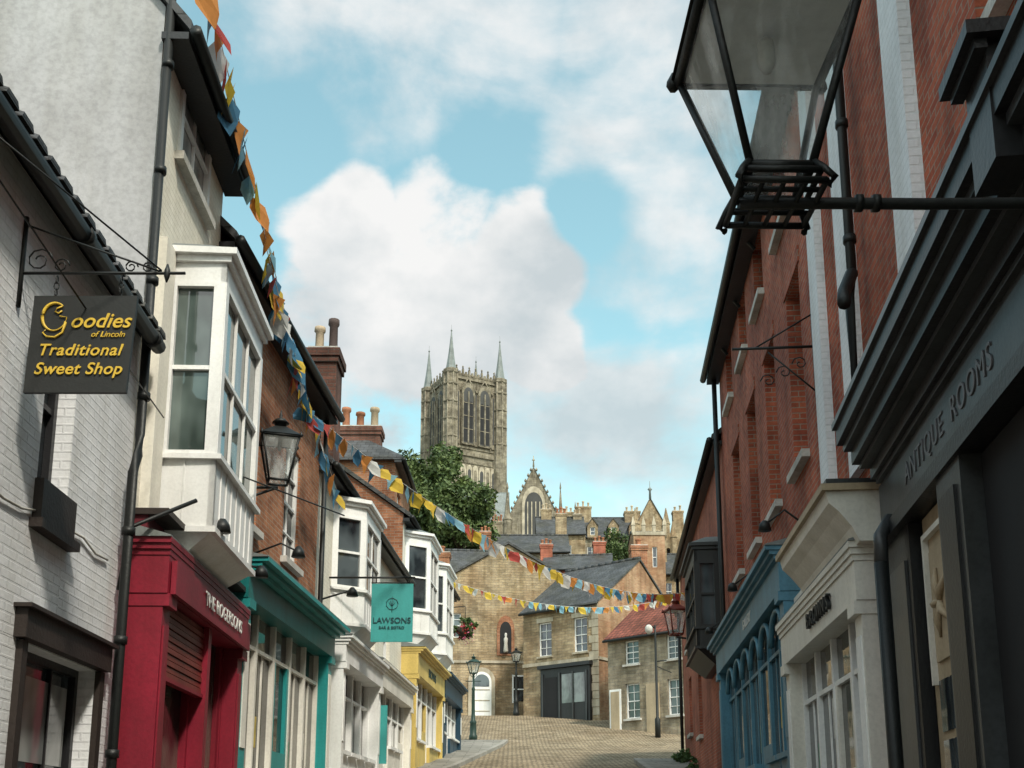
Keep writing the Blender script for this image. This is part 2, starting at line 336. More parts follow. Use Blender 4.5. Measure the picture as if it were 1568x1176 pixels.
def shopfront(g,W,s0,s1,zt,proj,paint,post,n,fh=.42,corn=.22,stall=.55,ends=.2,glassmat=None,door=None,fasc=None,zoff=None,transom=.5,goods=True):
    zb=gz(W.P(s0,0).y)-.2; zg=gz(W.P((s0+s1)/2,0).y)
    gm=glassmat or gl2
    for a in (s0,s1-ends):
        box(g,'pilasters',paint,W,a,a+ends,zb,zt-fh,0,proj+.06)
        box(g,'pilaster_panels',post,W,a+.04,a+ends-.04,zg+.9,zt-fh-.3,proj+.06,proj+.075)
        box(g,'console_brackets',paint,W,a-.01,a+ends+.01,zt-fh-.12,zt-fh-.003,0,proj+.12)
    a0=s0+ends; a1=s1-ends; w=(a1-a0)/n
    g.add('shop_glass',gm,[W.P(a0,zb,proj*.4),W.P(a1,zb,proj*.4),W.P(a1,zt-fh,proj*.4),W.P(a0,zt-fh,proj*.4)],[(0,1,2,3)])
    for i in range(n+1):
        x=a0+w*i; box(g,'mullions',post,W,x-.035,x+.035,zb,zt-fh-.002,proj*.4,proj*.65)
    for i in range(n):
        x0=a0+w*i+.035; x1=a0+w*(i+1)-.035
        if door is not None and i in (door if isinstance(door,(list,tuple)) else [door]):
            box(g,'door',paint,W,x0,x1,zb,zg+1.0,proj*.4+.002,proj*.6); box(g,'door',paint,W,x0,x0+.1,zg+1.0,zt-fh-transom,proj*.4+.002,proj*.6); box(g,'door',paint,W,x1-.1,x1,zg+1.0,zt-fh-transom,proj*.4+.002,proj*.6)
        else:
            box(g,'stallriser',paint,W,x0,x1,zb,zg+stall,proj*.4+.002,proj*.9); box(g,'shop_sill',post,W,x0,x1,zg+stall,zg+stall+.07,proj*.4+.002,proj+.04)
            xm=(x0+x1)/2; box(g,'glazing_bars',post,W,xm-.012,xm+.012,zg+stall+.07,zt-fh-transom,proj*.4+.002,proj*.5)
            if goods:
                pm=[post1,post2,palest,post3,creamp][i%5]; hh=zg+stall+.25+.2*((i*7)%3)
                box(g,'display_boards',pm,W,x0+.08,x0+.08+(x1-x0)*.3,hh,hh+.42,proj*.4+.001,proj*.4+.004)  # coloured boards for window displays, also imitating orange and yellow reflections in glass
        if transom: box(g,'transoms',post,W,x0,x1,zt-fh-transom,zt-fh-transom+.05,proj*.4+.003,proj*.6)
    f=fasc or paint
    box(g,'fascia',f,W,s0-.02,s1+.02,zt-fh,zt,0,proj+.1)
    for k in range(3):
        box(g,'cornice',paint,W,s0-.03-.02*k,s1+.03+.02*k,zt+.055*k+.001,zt+.055*(k+1),0,proj+.1+corn*(k+1)/3)
    prism(g,'cornice_flashing',lead,[W.P(s0-.09,zt+.166,0),W.P(s1+.09,zt+.166,0),W.P(s1+.09,zt+.166,proj+.1+corn),W.P(s0-.09,zt+.166,proj+.1+corn)],
          [W.P(s0-.09,zt+.3,0),W.P(s1+.09,zt+.3,0),W.P(s1+.09,zt+.18,proj+.1+corn),W.P(s0-.09,zt+.18,proj+.1+corn)])

# ---------------- ground ----------------
ys=[-400,-200,-100,-60]+list(range(-40,70))+[72,75,80,90,100,125,150,200,250,300,600,1500,4000]
def strip(name,mat,xl,xr,y0,y1,dz,nx=1,sidewall=0):
    g=G(name,(0,y0,0)); yy=[y for y in ys if y0<=y<=y1]; vs=[];fs=[]
    for y in yy:
        a,b=xl(y),xr(y)
        for i in range(nx+1): vs.append((a+(b-a)*i/nx,y,gz(y)+dz))
    m=nx+1
    for j in range(len(yy)-1):
        for i in range(nx): fs.append((j*m+i,j*m+i+1,(j+1)*m+i+1,(j+1)*m+i))
    if sidewall:
        o=len(vs)
        for y in yy:
            for x in (xl(y),xr(y)): vs.append((x,y,gz(y)+dz-sidewall))
        for j in range(len(yy)-1):
            fs.append((j*m,(j+1)*m,o+2*(j+1),o+2*j)); fs.append((j*m+nx,(j+1)*m+nx,o+2*(j+1)+1,o+2*j+1))
    g.add(name,mat,vs,fs); g.emit()
strip('ground',groundm,lambda y:-3000,lambda y:3000,-400,4000,0,12)
def XL(y): return -3.3-.03*y if y<12.4 else (-4.426+.055*y if y<27.8 else -4.846+.07*y)
def XR(y): return 2.5+.084*y
strip('cobbled_road',setts,lambda y:XL(min(y,38))-.5 if y<42 else -14,lambda y:XR(min(y,33))+.5 if y<34 else (XR(33)+(y-33)*.35 if y<42 else 12),-60,61,.006)
def kerb_pav(name,xa,xb,y0,y1,edge):
    strip(name,flags_,xa,xb,y0,y1,.11,1,.25)
    strip(name+'_kerb',kerbm,(lambda y:xb(y)+.003) if edge>0 else (lambda y:xa(y)-.18),(lambda y:xb(y)+.18) if edge>0 else (lambda y:xa(y)-.003),y0,y1,.118,1,.25)
kerb_pav('pavement',lambda y:XL(y)-.4,lambda y:XL(y)+.95+(max(0,y-28)*.03),-40,44,1)
kerb_pav('pavement',lambda y:XR(y)-.95-(max(0,y-24)*.05),lambda y:XR(y)+.4,-40,33,-1)

# ---------------- frames ----------------
WA=F((-3.3,0),(-.03,1),1); WC=F((-4.426,0),(.055,1),1); WE=F((-4.846,0),(.07,1),1)
WR=F((2.5,0),(.084,1),-1); WB=F((2.07,0),(.13,1),-1)

# ===== left: white painted brick house =====
g=G('white_brick_house',(-5,4,0))
house(g,WA,-14,9.695,-3,6.25,7,3.3,whiteb,slate,[(7.65,8.25,4.15,5.6,2,2),(7.65,9.17,.9,2.92,3,1),(3.5,4.5,3.6,5.2,2,2),(0,1.6,.2,2.5,3,1)],eave=.16,fm=blackp,gut=None,rd=.2)
tube(g,'gutter',iron,[WA.P(-14,6.12,.2),WA.P(9.62,6.12,.2)],.07,10)
for i in range(60): 
    a=9.5-i*.24; prism(g,'roof_tile_edges',slate,[WA.P(a-.1,6.19,.14),WA.P(a+.1,6.19,.14),WA.P(a+.1,6.19,.27),WA.P(a-.1,6.19,.27)],[WA.P(a-.1,6.27,.12),WA.P(a+.1,6.27,.12),WA.P(a+.07,6.24,.27),WA.P(a-.07,6.24,.27)])
for i in range(6): tube(g,'gutter_joints',iron,[WA.P(9.4-i*1.8,6.12,.2),WA.P(9.48-i*1.8,6.12,.2)],.085,10)
box(g,'shop_window_lintel',brownp,WA,7.5,9.3,2.93,3.14,0,.09); box(g,'shop_window_lintel',brownp,WA,7.46,9.34,3.141,3.17,0,.13); box(g,'shop_window_sill',brownp,WA,7.55,9.25,.78,.895,0,.1)
box(g,'shop_window_frame',brownp,WA,7.56,7.65,.9,2.92,0,.05); box(g,'shop_window_frame',brownp,WA,9.17,9.27,.9,2.92,0,.05)
box(g,'sash_sill_box',brownp,WA,7.62,8.28,3.84,4.145,-.01,.07); box(g,'sash_sill_box',brownp,WA,7.58,8.34,3.76,3.83,-.01,.10)
box(g,'net_curtain',glc,WA,7.8,9.05,2.1,2.75,-.19,-.18)
cab=[WA.P(5+i*.3,4.15-.55*math.sin(i*.35)*.3-.06*i*.5+.03*math.sin(i*2.3),.02) for i in range(15)]
tube(g,'wall_cable',palest,cab,.010,6)
tube(g,'overhead_cable',iron,[WA.P(5.0,5.6,.3),WA.P(7,5.2,.5),WA.P(9.6,5.4,.3)],.007,5)
g.emit()

# ===== left: cream house with red shop =====
g=G('cream_shop_house',(-5,11.5,0))
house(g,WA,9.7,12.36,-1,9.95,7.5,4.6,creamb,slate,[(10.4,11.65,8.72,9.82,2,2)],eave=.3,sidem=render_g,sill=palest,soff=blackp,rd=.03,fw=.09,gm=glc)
oriel(g,WA,10.35,12.25,4.55,7.42,.62,.0,5.3,7.2,whitep,glb,cols=3,rows=2,under=.3,apron=whitep)
box(g,'stone_pilaster',creamr,WA,9.98,10.3,4.6,7.5,0,.1)
box(g,'upper_fascia',dredp,WA,9.78,13.15,4.12,4.5,.0,.16)
box(g,'canopy',brownp,WA,9.75,13.18,4.5,4.56,.0,.36)
shopfront(g,WA,9.76,13.17,4.1,.3,redp,redp,2,fh=.36,corn=.02,door=[1],stall=.45,ends=.24,transom=0)
box(g,'awning_box',redp,WA,9.8,13.1,3.74,4.06,.41,.46)
box(g,'shutter_guides',redp,WA,11.5,11.62,1,3.74,.1,.36)
for i in range(12): box(g,'roller_shutter',shutm,WA,10.01,11.5,3.735-.06*(i+1),3.735-.06*i-.012,.25,.30+.01*(i%2))
box(g,'shutter_bottom_bar',redp,WA,10.01,11.5,2.97,3.01,.25,.33)
g.text('THE ROGERSONS',WA.P(11.7,3.92,.475),WA.T,.21,whit,off=.001,sp=1.05)
PS=9.66
tube(g,'downpipe',iron,[WA.P(PS,10.6,.07),WA.P(PS,5.25,.07),WA.P(9.55,5.0,.10),WA.P(9.42,4.8,.11),WA.P(9.42,0,.11)],.045,10)
for z in (9.2,8.0,6.8,5.6,4.2,3.2,2.2): 
    tube(g,'pipe_collars',iron,[WA.P(PS if z>5 else 9.42,z,.08 if z>5 else .11),WA.P(PS if z>5 else 9.42,z+.07,.08 if z>5 else .11)],.06,10)
tube(g,'support_stay',iron,[WA.P(9.45,3.7,.05),WA.P(9.5,4.3,.1),WA.P(9.8,4.65,.6)],.022,6)
for s in (10.6,12.6):
    tube(g,'floodlight_arm',iron,[WA.P(s,4.62,0),WA.P(s,4.75,.35),WA.P(s,4.68,.6)],.014,6)
    lathe(g,'floodlight',iron,WA.P(s,4.56,.66),[(.09,0),(.075,.08),(.03,.14)],10)
g.emit()

# ===== left: brick house, teal shop =====
g=G('brick_teal_shop_house',(-5,15.7,0))
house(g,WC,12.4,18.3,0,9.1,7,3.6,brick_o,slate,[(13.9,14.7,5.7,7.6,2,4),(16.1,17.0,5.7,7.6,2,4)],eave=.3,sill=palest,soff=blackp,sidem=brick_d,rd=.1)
shopfront(g,WC,13.25,18.2,4.78,.3,tealp,creamp,5,fh=.34,corn=.25,door=[2],ends=.26,fasc=dtealp,glassmat=gl2)
tube(g,'downpipe',iron,[WC.P(18.2,9.1,.12),WC.P(18.2,1,.12)],.045,8)
tube(g,'floodlight_arm',iron,[WC.P(14.6,5.35,0),WC.P(14.6,5.5,.4),WC.P(14.6,5.4,.6)],.014,6); lathe(g,'floodlight',iron,WC.P(14.6,5.3,.65),[(.1,0),(.08,.08),(.03,.15)],10)
chimney(g,-3.72,20.1,.55,.7,8.5,10.85,brick_d,2,[buffpot,darkpot],.75,'x')
g.emit()

# ===== left: cream house with oriel =====
g=G('cream_bay_window_house',(-5,23,0))
house(g,WC,18.31,27.79,0,8.15,7,3.6,creamb,slate,[(25.2,26.1,5.2,7.0,2,4),(23.3,24.1,5.2,7.0,2,4)],eave=.25,soff=blackp)
oriel(g,WC,19.5,21.9,5.35,7.6,.55,.42,6.0,7.4,whitep,None,cols=2,rows=2,under=.45)
shopfront(g,WC,18.6,22.3,4.75,.42,whitep,whitep,4,fh=.3,corn=.12,stall=.7,door=None)
shopfront(g,WC,22.6,27.6,4.95,.28,creamp,whitep,5,fh=.35,corn=.12,stall=.7,door=[1,4],fasc=creamp)
box(g,'teal_board',signt,WC,22.32,22.38,2.9,4.1,.3,.62)
tube(g,'floodlight_arm',iron,[WC.P(18.8,5.6,0),WC.P(18.8,5.75,.5)],.018,6); lathe(g,'floodlight',iron,WC.P(18.8,5.65,.55),[(.11,0),(.08,.1),(.03,.16)],10)
g.emit()

# ===== left: white bays / yellow shop =====
g=G('white_bay_shop_house',(-5,33,0))
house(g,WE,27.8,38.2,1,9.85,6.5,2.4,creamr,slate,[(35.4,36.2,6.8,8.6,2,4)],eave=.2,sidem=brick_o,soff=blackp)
oriel(g,WE,28.2,30.7,6.75,9.35,.62,.45,7.35,9.15,whitep,None,cols=2,rows=2,under=.55)
oriel(g,WE,31.6,34.2,6.75,9.35,.62,.45,7.35,9.15,whitep,None,cols=2,rows=2,under=.55)
shopfront(g,WE,27.95,33.2,6.1,.35,yellp,whitep,5,fh=.55,corn=.2,stall=.6,door=[2])
shopfront(g,WE,33.4,38.0,6.2,.35,dbluep,whitep,4,fh=.5,corn=.2,stall=.6,door=[1])
g.text('BROWNS',WE.P(30.5,5.82,.46),WE.T,.34,inkd)
g.emit()
g=G('tall_brick_house',(-6,35,0))
WT=F((-3.75,33),(0.02,1),1)
house(g,WT,0,4,2,13.3,5.5,1.9,brick_o,slate,[(.6,1.5,10.6,12.4,2,4),(2.4,3.3,10.6,12.4,2,4)],eave=.25,hip=True,soff=blackp)
chimney(g,-5.3,34.0,1.9,.7,12,14.6,brick_d,4,[buffpot,clay,clay,buffpot],.75,'x')
g.emit()

# ===== right: near brick building =====
g=G('brick_building',(5,4,0))
house(g,WR,-14,10.38,-3,12.2,8,4,brick_r,slate,[(5.4,6.1,6.5,8.6,2,4),(2,3,6.2,8.2,2,4)],eave=.3,sill=palest,rd=.22,soff=blackp)
box(g,'white_pilaster',whiteb,WR,7.35,7.85,4.9,12,0,.1); box(g,'white_pilaster',whiteb,WR,9.45,9.95,4.9,12,0,.08)
tube(g,'downpipe',iron,[WR.P(9.1,12,.14),WR.P(9.1,6.6,.14),WR.P(9.25,6.3,.14),WR.P(9.25,5,.14)],.045,10)
for z in (10.5,9.3,8.1,6.9): tube(g,'pipe_collars',iron,[WR.P(9.1,z,.14),WR.P(9.1,z+.07,.14)],.06,10)
tube(g,'pipe_bend',iron,[WR.P(8.8,6.15,.3),WR.P(9.0,6.35,.25),WR.P(9.1,6.6,.14)],.06,8)
tube(g,'iron_bracket',iron,[WR.P(5.0,6.6,0),WR.P(5.1,6.9,.5),WR.P(5.2,7.0,.95)],.045,8)
g.emit()
g=G('black_shopfront',(3,5,0))
box(g,'backing',blackp,WB,-6,8.75,-1.5,4.9,-.35,-.02)
box(g,'fascia',greyp,WB,-6,8.7,3.98,4.4,0,.12)
for k,(z0,z1,d) in enumerate([(4.40,4.44,.16),(4.44,4.54,.20),(4.54,4.58,.28),(4.58,4.70,.34),(4.70,4.76,.40),(4.76,4.90,.45),(4.90,4.95,.48)]):
    box(g,'cornice',blackp if k%2 else greyp,WB,-6,8.6+.01*k,z0+.001,z1,-.3,d)
box(g,'architrave',blackp,WB,-6,8.7,3.86,3.978,0,.17)
box(g,'console_bracket',blackp,WB,4.3,4.62,4.55,5.13,.0,.46); box(g,'console_bracket',blackp,WB,4.22,4.7,5.131,5.2,.0,.56); box(g,'console_bracket',blackp,WB,4.26,4.66,5.08,5.13,.461,.52)
box(g,'end_pilaster',blackp,WB,7.9,8.7,-.5,3.86,0,.1); box(g,'end_pilaster',greyp,WB,8.02,8.58,1.4,3.6,.1,.12)
tube(g,'downpipe',greyp,[WB.P(8.25,4.0,.14),WB.P(8.2,3.85,.24),WB.P(8.15,3.6,.26)],.055,10)
tube(g,'downpipe',iron,[WB.P(8.15,3.62,.26),WB.P(8.1,0,.26)],.055,10)
box(g,'beige_panel_surround',beigep,WB,6.95,7.8,-.5,3.85,-.02,.02)
box(g,'panel_moulding',creamp,WB,7.02,7.06,2.6,3.7,.02,.06); box(g,'panel_moulding',creamp,WB,7.68,7.72,2.6,3.7,.02,.06); box(g,'panel_moulding',creamp,WB,7.06,7.68,3.66,3.7,.02,.06)
box(g,'carved_panel',beigep,WB,7.12,7.62,2.75,3.55,.02,.04)
for i in range(5):
    z=3.15; a=7.37+.2*math.cos(i*1.256); zz=z+.26*math.sin(i*1.256)
    tube(g,'carved_ornament',beigep,[WB.P(a,zz,.045),WB.P((a+7.37)/2+.03,(zz+z)/2,.06),WB.P(7.37,3.15,.05)],[.012,.03,.02],6)
for i in range(4):
    for j in range(2): box(g,'window_pane',gl,WB,7.1+.29*j,7.34+.29*j,1.0+.42*i,1.36+.42*i,.02,.035)
box(g,'door_frame',greyp,WB,6.35,6.9,-.5,3.86,0,.14); box(g,'door_frame',blackp,WB,6.45,6.8,.5,3.7,.14,.16)
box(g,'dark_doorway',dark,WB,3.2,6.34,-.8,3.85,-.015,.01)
box(g,'door_frame',greyp,WB,2.9,3.2,-1,3.86,0,.14)
box(g,'shop_glass',gl2,WB,-5,2.9,-1,3.85,0,.03)
for i in range(6): box(g,'mullions',blackp,WB,-4.8+i*1.4,-4.7+i*1.4,-1,3.86,.03,.1)
g.text('ANTIQUE  ROOMS',WB.P(6.7,4.19,.125),-WB.T,.23,gret,sp=1.15)
g.emit()

# ===== right: tall brick building w/ blue shopfront =====
g=G('brick_shop_building',(6,15,0))
H=[(a,a+.9,6.0,8.4,2,4) for a in (12.2,14.2,16.15,18.2)]+[(a,a+.85,9.45,10.55,2,3) for a in (12.7,14.8,16.7,18.7)]
house(g,WR,10.4,20.7,-1,10.85,8,4,brick_r,slate,H,eave=.27,sill=palest,rd=.24,soff=blackp)
box(g,'white_pilaster',whiteb,WR,10.8,11.2,4.9,10.7,0,.09)
for a in (12.2,14.2,16.15,18.2): box(g,'window_arches',brick_r2,WR,a-.1,a+1.0,8.41,8.62,0,.02)
tube(g,'downpipe',iron,[WR.P(20.6,10.8,.12),WR.P(20.6,2,.12)],.05,8)
for a in (12.0,13.6,15.3,17.2,19.1): tube(g,'eave_brackets',iron,[WR.P(a,10.4,.02),WR.P(a,10.72,.26)],.03,6)
shopfront(g,WR,12.95,20.5,4.86,.2,bluep,bluep,7,fh=.4,corn=.16,stall=.7,door=[2,5],ends=.28,transom=.55)
for i in range(6):
    a=13.9+i*1.05; 
    pts=[WR.P(a+.5*math.cos(t*math.pi/8),4.0+.4*math.sin(t*math.pi/8),.2) for t in range(9)]
    tube(g,'arched_heads',bluep,pts,.04,6)
for a in (12.3,15.6,19.2): 
    tube(g,'fascia_lamps',iron,[WR.P(a,5.05,0),WR.P(a,5.3,.3),WR.P(a,5.15,.5)],.014,6); lathe(g,'fascia_lamps',iron,WR.P(a,5.05,.54),[(.08,0),(.065,.08),(.03,.12)],10)
g.text('GALLERY',WR.P(16,4.66,.305),-WR.T,.22,whit)
g.emit()
g=G('cream_shopfront',(4,10.5,0))
shopfront(g,WR,9.0,12.9,3.85,.22,creamp,whitep,4,fh=.34,corn=.05,stall=.7,door=[1],ends=.25)
box(g,'fascia_head',creamp,WR,8.95,12.9,4.02,4.35,0,.14)
pr=[(.0,3.98),(.3,3.98),(.36,4.11),(.46,4.24),(.54,4.32),(.56,4.42),(.0,4.42)]
prism(g,'coved_cornice',creamp,[WR.P(8.8,z,d) for d,z in pr],[WR.P(11.25,z,d) for d,z in pr])
box(g,'cornice_top',beigep,WR,8.76,11.3,4.421,4.48,0,.6); box(g,'cornice_top',greyp,WR,8.76,11.3,4.481,4.52,0,.56)
for i,c in enumerate('BROWNS'): g.text(c,WR.P(11.0-i*.2,3.70,.345),-WR.T,.22,signk,ext=.02)
g.emit()
g=G('wrought_iron_bracket',(3,11.6,6.6))
tube(g,'arm',iron,[WR.P(11.4,6.95,0),WR.P(11.4,6.95,.95)],.016,6); tube(g,'back_plate',iron,[WR.P(11.4,6.3,.03),WR.P(11.4,7.4,.03)],.024,6)
tube(g,'stay',iron,[WR.P(11.4,7.35,.03),WR.P(11.4,6.95,.7)],.010,6); tube(g,'stay',iron,[WR.P(11.4,6.4,.03),WR.P(11.4,6.9,.55)],.010,6)
for k in range(3):
    pts=[WR.P(11.4,6.75-.1*k+.09*math.sin(t*.8)*(1-t/12),.2+.18*k+.09*math.cos(t*.8)*(1-t/12)) for t in range(11)]
    tube(g,'scrolls',iron,pts,.008,5)
g.emit()

# ===== right: second brick house w/ black oriel =====
g=G('red_brick_house',(7,27,0))
house(g,WR,20.75,33.0,0,9.4,7,2.6,brick_r2,slate,[(27,27.9,6.6,8.4,2,4),(30,30.9,6.6,8.4,2,4),(27,27.9,3.9,5.5,2,4),(30,30.9,4.2,5.8,2,4)],eave=.2,sill=palest,soff=blackp)
oriel(g,WR,22.0,24.6,5.3,7.35,.52,.0,5.7,7.1,blackp,gl,cols=3,rows=2,under=.3,scols=1)
tube(g,'drain_pipe',iron,[WR.P(32.8,9.2,.1),WR.P(32.8,3,.1)],.05,8)
g.emit()

# ===== lanterns =====
def lantern(g,c,zb,h,wb,wt,rot,frame,t=.016,cradle=True,gm=None,refl=True):
    R=lambda x,y:(c[0]+x*math.cos(rot)-y*math.sin(rot),c[1]+x*math.sin(rot)+y*math.cos(rot))
    cs=[(-1,-1),(1,-1),(1,1),(-1,1)]
    B=[Vector((*R(a*wb,b*wb),zb)) for a,b in cs]; T=[Vector((*R(a*wt,b*wt),zb+h)) for a,b in cs]
    for i in range(4):
        j=(i+1)%4
        tube(g,'frame',frame,[B[i],T[i]],t,6); tube(g,'frame',frame,[B[i],B[j]],t*1.2,6); tube(g,'frame',frame,[T[i],T[j]],t*1.5,6)
        k=.985
        cB=Vector((c[0],c[1],0)); f=lambda p:Vector((cB.x+(p.x-cB.x)*k,cB.y+(p.y-cB.y)*k,p.z))
        g.add('glass_panes',gm or lglass,[f(B[i]),f(B[j]),f(T[j]),f(T[i])],[(0,1,2,3)])
        lathe(g,'corner_finials',frame,T[i]+(T[i]-Vector((c[0],c[1],T[i].z))).normalized()*t*2,[(t*1.2,-t),(t*1.8,0),(t*1.6,t*1.5),(t*.3,t*4)],6)
    e=1.12
    T2=[Vector((*R(a*wt*e,b*wt*e),zb+h+t)) for a,b in cs]; U=[Vector((*R(a*wt*.32,b*wt*.32),zb+h+wt*.75)) for a,b in cs]
    prism(g,'roof_cap',frame,T2,U)
    lathe(g,'chimney',frame,(c[0],c[1],zb+h+wt*.75),[(wt*.34,0),(wt*.34,wt*.25),(wt*.5,wt*.28),(wt*.3,wt*.5),(wt*.08,wt*.6),(wt*.1,wt*.75),(.003,wt*1.1)],10)
    lathe(g,'burner',palest,(c[0],c[1],zb+h*.80),[(wt*.06,-h*.06),(wt*.12,0),(wt*.12,h*.1),(wt*.1,h*.15)],10)
    if refl: prism(g,'reflector',whitep,[Vector((*R(a*wt*.93,b*wt*.93),zb+h-.012)) for a,b in cs],[Vector((*R(a*wt*.93,b*wt*.93),zb+h-.004)) for a,b in cs])
g=G('wall_lantern',(.77,2.83,3.4))
cx,cy=.765,2.84; rot=math.radians(1); lantern(g,(cx,cy),3.45,.50,.088,.222,rot,iron,.0125)
def RR(x,y,z): return Vector((cx+x*math.cos(rot)-y*math.sin(rot),cy+x*math.sin(rot)+y*math.cos(rot),z))
for z,w in ((3.425,.108),(3.385,.118)):
    q=[RR(-w,-w,z),RR(w,-w,z),RR(w,w,z),RR(-w,w,z),RR(-w,-w,z)]
    for a,b in zip(q,q[1:]): tube(g,'cradle',iron,[a,b],.010,6)
for i in range(-1,2):
    tube(g,'cradle_bars',iron,[RR(i*.06,-.118,3.385),RR(i*.06,.118,3.385)],.008,6)
    tube(g,'cradle_bars',iron,[RR(-.118,i*.06,3.392),RR(.118,i*.06,3.392)],.008,6)
for a in (-1,1):
    for b in (-1,1):
        tube(g,'cradle_feet',iron,[RR(a*.12,b*.12,3.365),RR(a*.135,b*.135,3.385),RR(a*.115,b*.115,3.425),RR(a*.09,b*.09,3.465)],.011,6)
tube(g,'support_arm',iron,[(cx-.1,cy,3.385),(cx+.2,cy,3.385),(1.2,cy+.0,3.383),(1.6,cy,3.386),(2.44,cy,3.386)],.017,8)
for xx in (1.0,1.05,1.55,1.6): tube(g,'arm_collars',iron,[(xx,cy,3.385),(xx+.02,cy,3.385)],.026,8)
g.emit()
g=G('wall_lantern',(-2.9,13,6))
lantern(g,(-2.93,12.9),5.85,.55,.12,.22,.3,iron,.014)
tube(g,'arm',iron,[(-3.7,12.9,5.5),(-2.93,12.9,5.78)],.018,6); tube(g,'arm',iron,[(-3.6,12.9,5.78),(-2.93,12.9,5.78)],.02,6); tube(g,'long_rod',iron,[(-3.2,11.6,5.55),(-2.2,13.6,5.62)],.010,5)
g.emit()
g=G('wall_lantern',(4.1,27.5,6))
lantern(g,(4.1,26.5),6.35,.6,.13,.22,.2,lred,.02); tube(g,'arm',iron,[(4.75,26.5,6.2),(4.1,26.5,6.28)],.025,6); g.emit()

def lamppost(x,y,h,mat=lampg):
    z=gz(y)-.05; g=G('street_lamp',(x,y,z)); k=h/3.7
    lathe(g,'post',mat,(x,y,z),[(.17,0),(.17,.25),(.14,.3),(.13,.75),(.15,.8),(.09,.9),(.075,1.2),(.06,2.2*k),(.08,2.25*k),(.05,2.35*k),(.045,2.85*k),(.07,2.9*k)],12)
    tube(g,'ladder_bar',mat,[(x-.32,y,z+2.6*k),(x+.32,y,z+2.6*k)],.02,6)
    for a in (-1,1): tube(g,'frog_arms',mat,[(x,y,z+2.75*k),(x+a*.12,y,z+2.85*k),(x+a*.13,y,z+3.0*k)],.015,6)
    lantern(g,(x,y),z+2.95*k,.45,.12,.21,.4,mat,.018); g.emit()
lamppost(-1.62,45,3.6); lamppost(.22,57,3.7,iron)
g=G('street_lamp',(6.25,46.3,5.4)); 
lathe(g,'post',iron,(6.25,46.3,5.3),[(.12,0),(.12,.9),(.06,1.0),(.045,4.5),(.04,5.0)],10)
tube(g,'arm',iron,[(6.25,46.3,10.2),(5.95,46.1,10.25)],.03,6); lathe(g,'globe',palest,(5.95,46.1,10.0),[(.05,-.12),(.16,0),(.16,.18),(.08,.28)],12)
tube(g,'arm',iron,[(6.25,46.3,8.7),(6.7,46.2,8.75)],.03,6); tube(g,'arm',iron,[(6.25,46.3,8.5),(6.9,46.2,8.2)],.02,6); g.emit()

# ===== hanging signs =====
g=G('hanging_shop_sign',(-3,7.05,5.0))
Y=7.05; q=.615
prism(g,'board',signk,[(-3.40,Y-.012,4.57),(-2.685,Y-.012,4.57),(-2.685,Y+.018,4.57),(-3.40,Y+.018,4.57)],[(-3.385,Y-.012,5.30),(-2.655,Y-.012,5.30),(-2.655,Y+.018,5.30),(-3.385,Y+.018,5.30)])
y2=Y-.02; X=(1,0,0)
gp=[]
for i in range(26):
    t=i/25; a=math.radians(50+265*t); rx=.085;rz=.105
    gp.append((-3.225+rx*math.cos(a),y2,4.52+q+rz*math.sin(a)))
gp+=[(-3.145,y2,4.47+q),(-3.14,y2,4.515+q),(-3.19,y2,4.525+q)]
tube(g,'swash_letter',gold,gp,[.005+.008*math.sin(min(1,i/20)*math.pi) for i in range(len(gp))],5)
tube(g,'swash_letter',gold,[(-3.175,y2,4.60+q),(-3.21,y2,4.585+q),(-3.225,y2,4.56+q),(-3.20,y2,4.545+q),(-3.175,y2,4.565+q)],.006,5)
tube(g,'swash_letter',gold,[(-3.145,y2,4.48+q),(-3.16,y2,4.40+q),(-3.21,y2,4.365+q),(-3.27,y2,4.37+q),(-3.30,y2,4.40+q),(-3.28,y2,4.42+q)],[.009,.009,.008,.007,.006,.004],5)
g.text('oodies',(-2.90,y2,4.485+q),X,.155,gold,shear=.3,off=.0015,sp=1.02)
g.text('of Lincoln',(-2.84,y2,4.385+q),X,.06,gold,shear=.3,off=.0)
g.text('Traditional',(-3.03,y2,4.265+q),X,.122,gold,shear=.25,off=.0015,sp=1.08); g.text('Sweet Shop',(-3.03,y2,4.125+q),X,.122,gold,shear=.25,off=.0015,sp=1.06)
tube(g,'bar',iron,[(-3.56,Y,5.48),(-2.33,Y,5.48)],.011,6); tube(g,'back_bar',iron,[(-3.5,Y,5.22),(-3.5,Y,5.92)],.018,6)
lathe(g,'tip',iron,(-2.46,Y,5.48),[(.006,-.07),(.022,-.02),(.022,.02),(.006,.07)],8)
tube(g,'stay',iron,[(-3.5,Y,5.86),(-2.5,Y,5.49)],.008,5); tube(g,'stay',iron,[(-3.48,Y-1.3,6.0),(-2.5,Y,5.5)],.007,5)
for cxx,rr in ((-3.38,.10),(-3.22,.06),(-2.72,.05),(-2.6,.045)):
    tube(g,'scrolls',iron,[(cxx+rr*(1-t/18)*math.cos(t*.7),Y,5.48+rr+rr*(1-t/18)*math.sin(t*.7)) for t in range(14)],.006,5)
for xx in (-3.24,-2.78):
    for k in range(3): 
        tube(g,'chain',iron,[(xx+(.018*math.cos(a) if k%2 else 0),Y+(0 if k%2 else .018*math.cos(a)),5.33+.05*k+.03*math.sin(a)) for a in [i*math.pi/4 for i in range(9)]],.005,5)
g.emit()
g=G('hanging_shop_sign',(-2.2,19.3,5.5))
Y=19.3; xc=-2.19
wbox(g,'board',signt,xc-.38,xc+.38,Y-.02,Y+.02,4.92,6.0)
g.text('LAWSONS',(xc,Y-.03,5.31),X,.148,inkd,off=.001); g.text('BAR & BISTRO',(xc,Y-.03,5.18),X,.074,inkd)
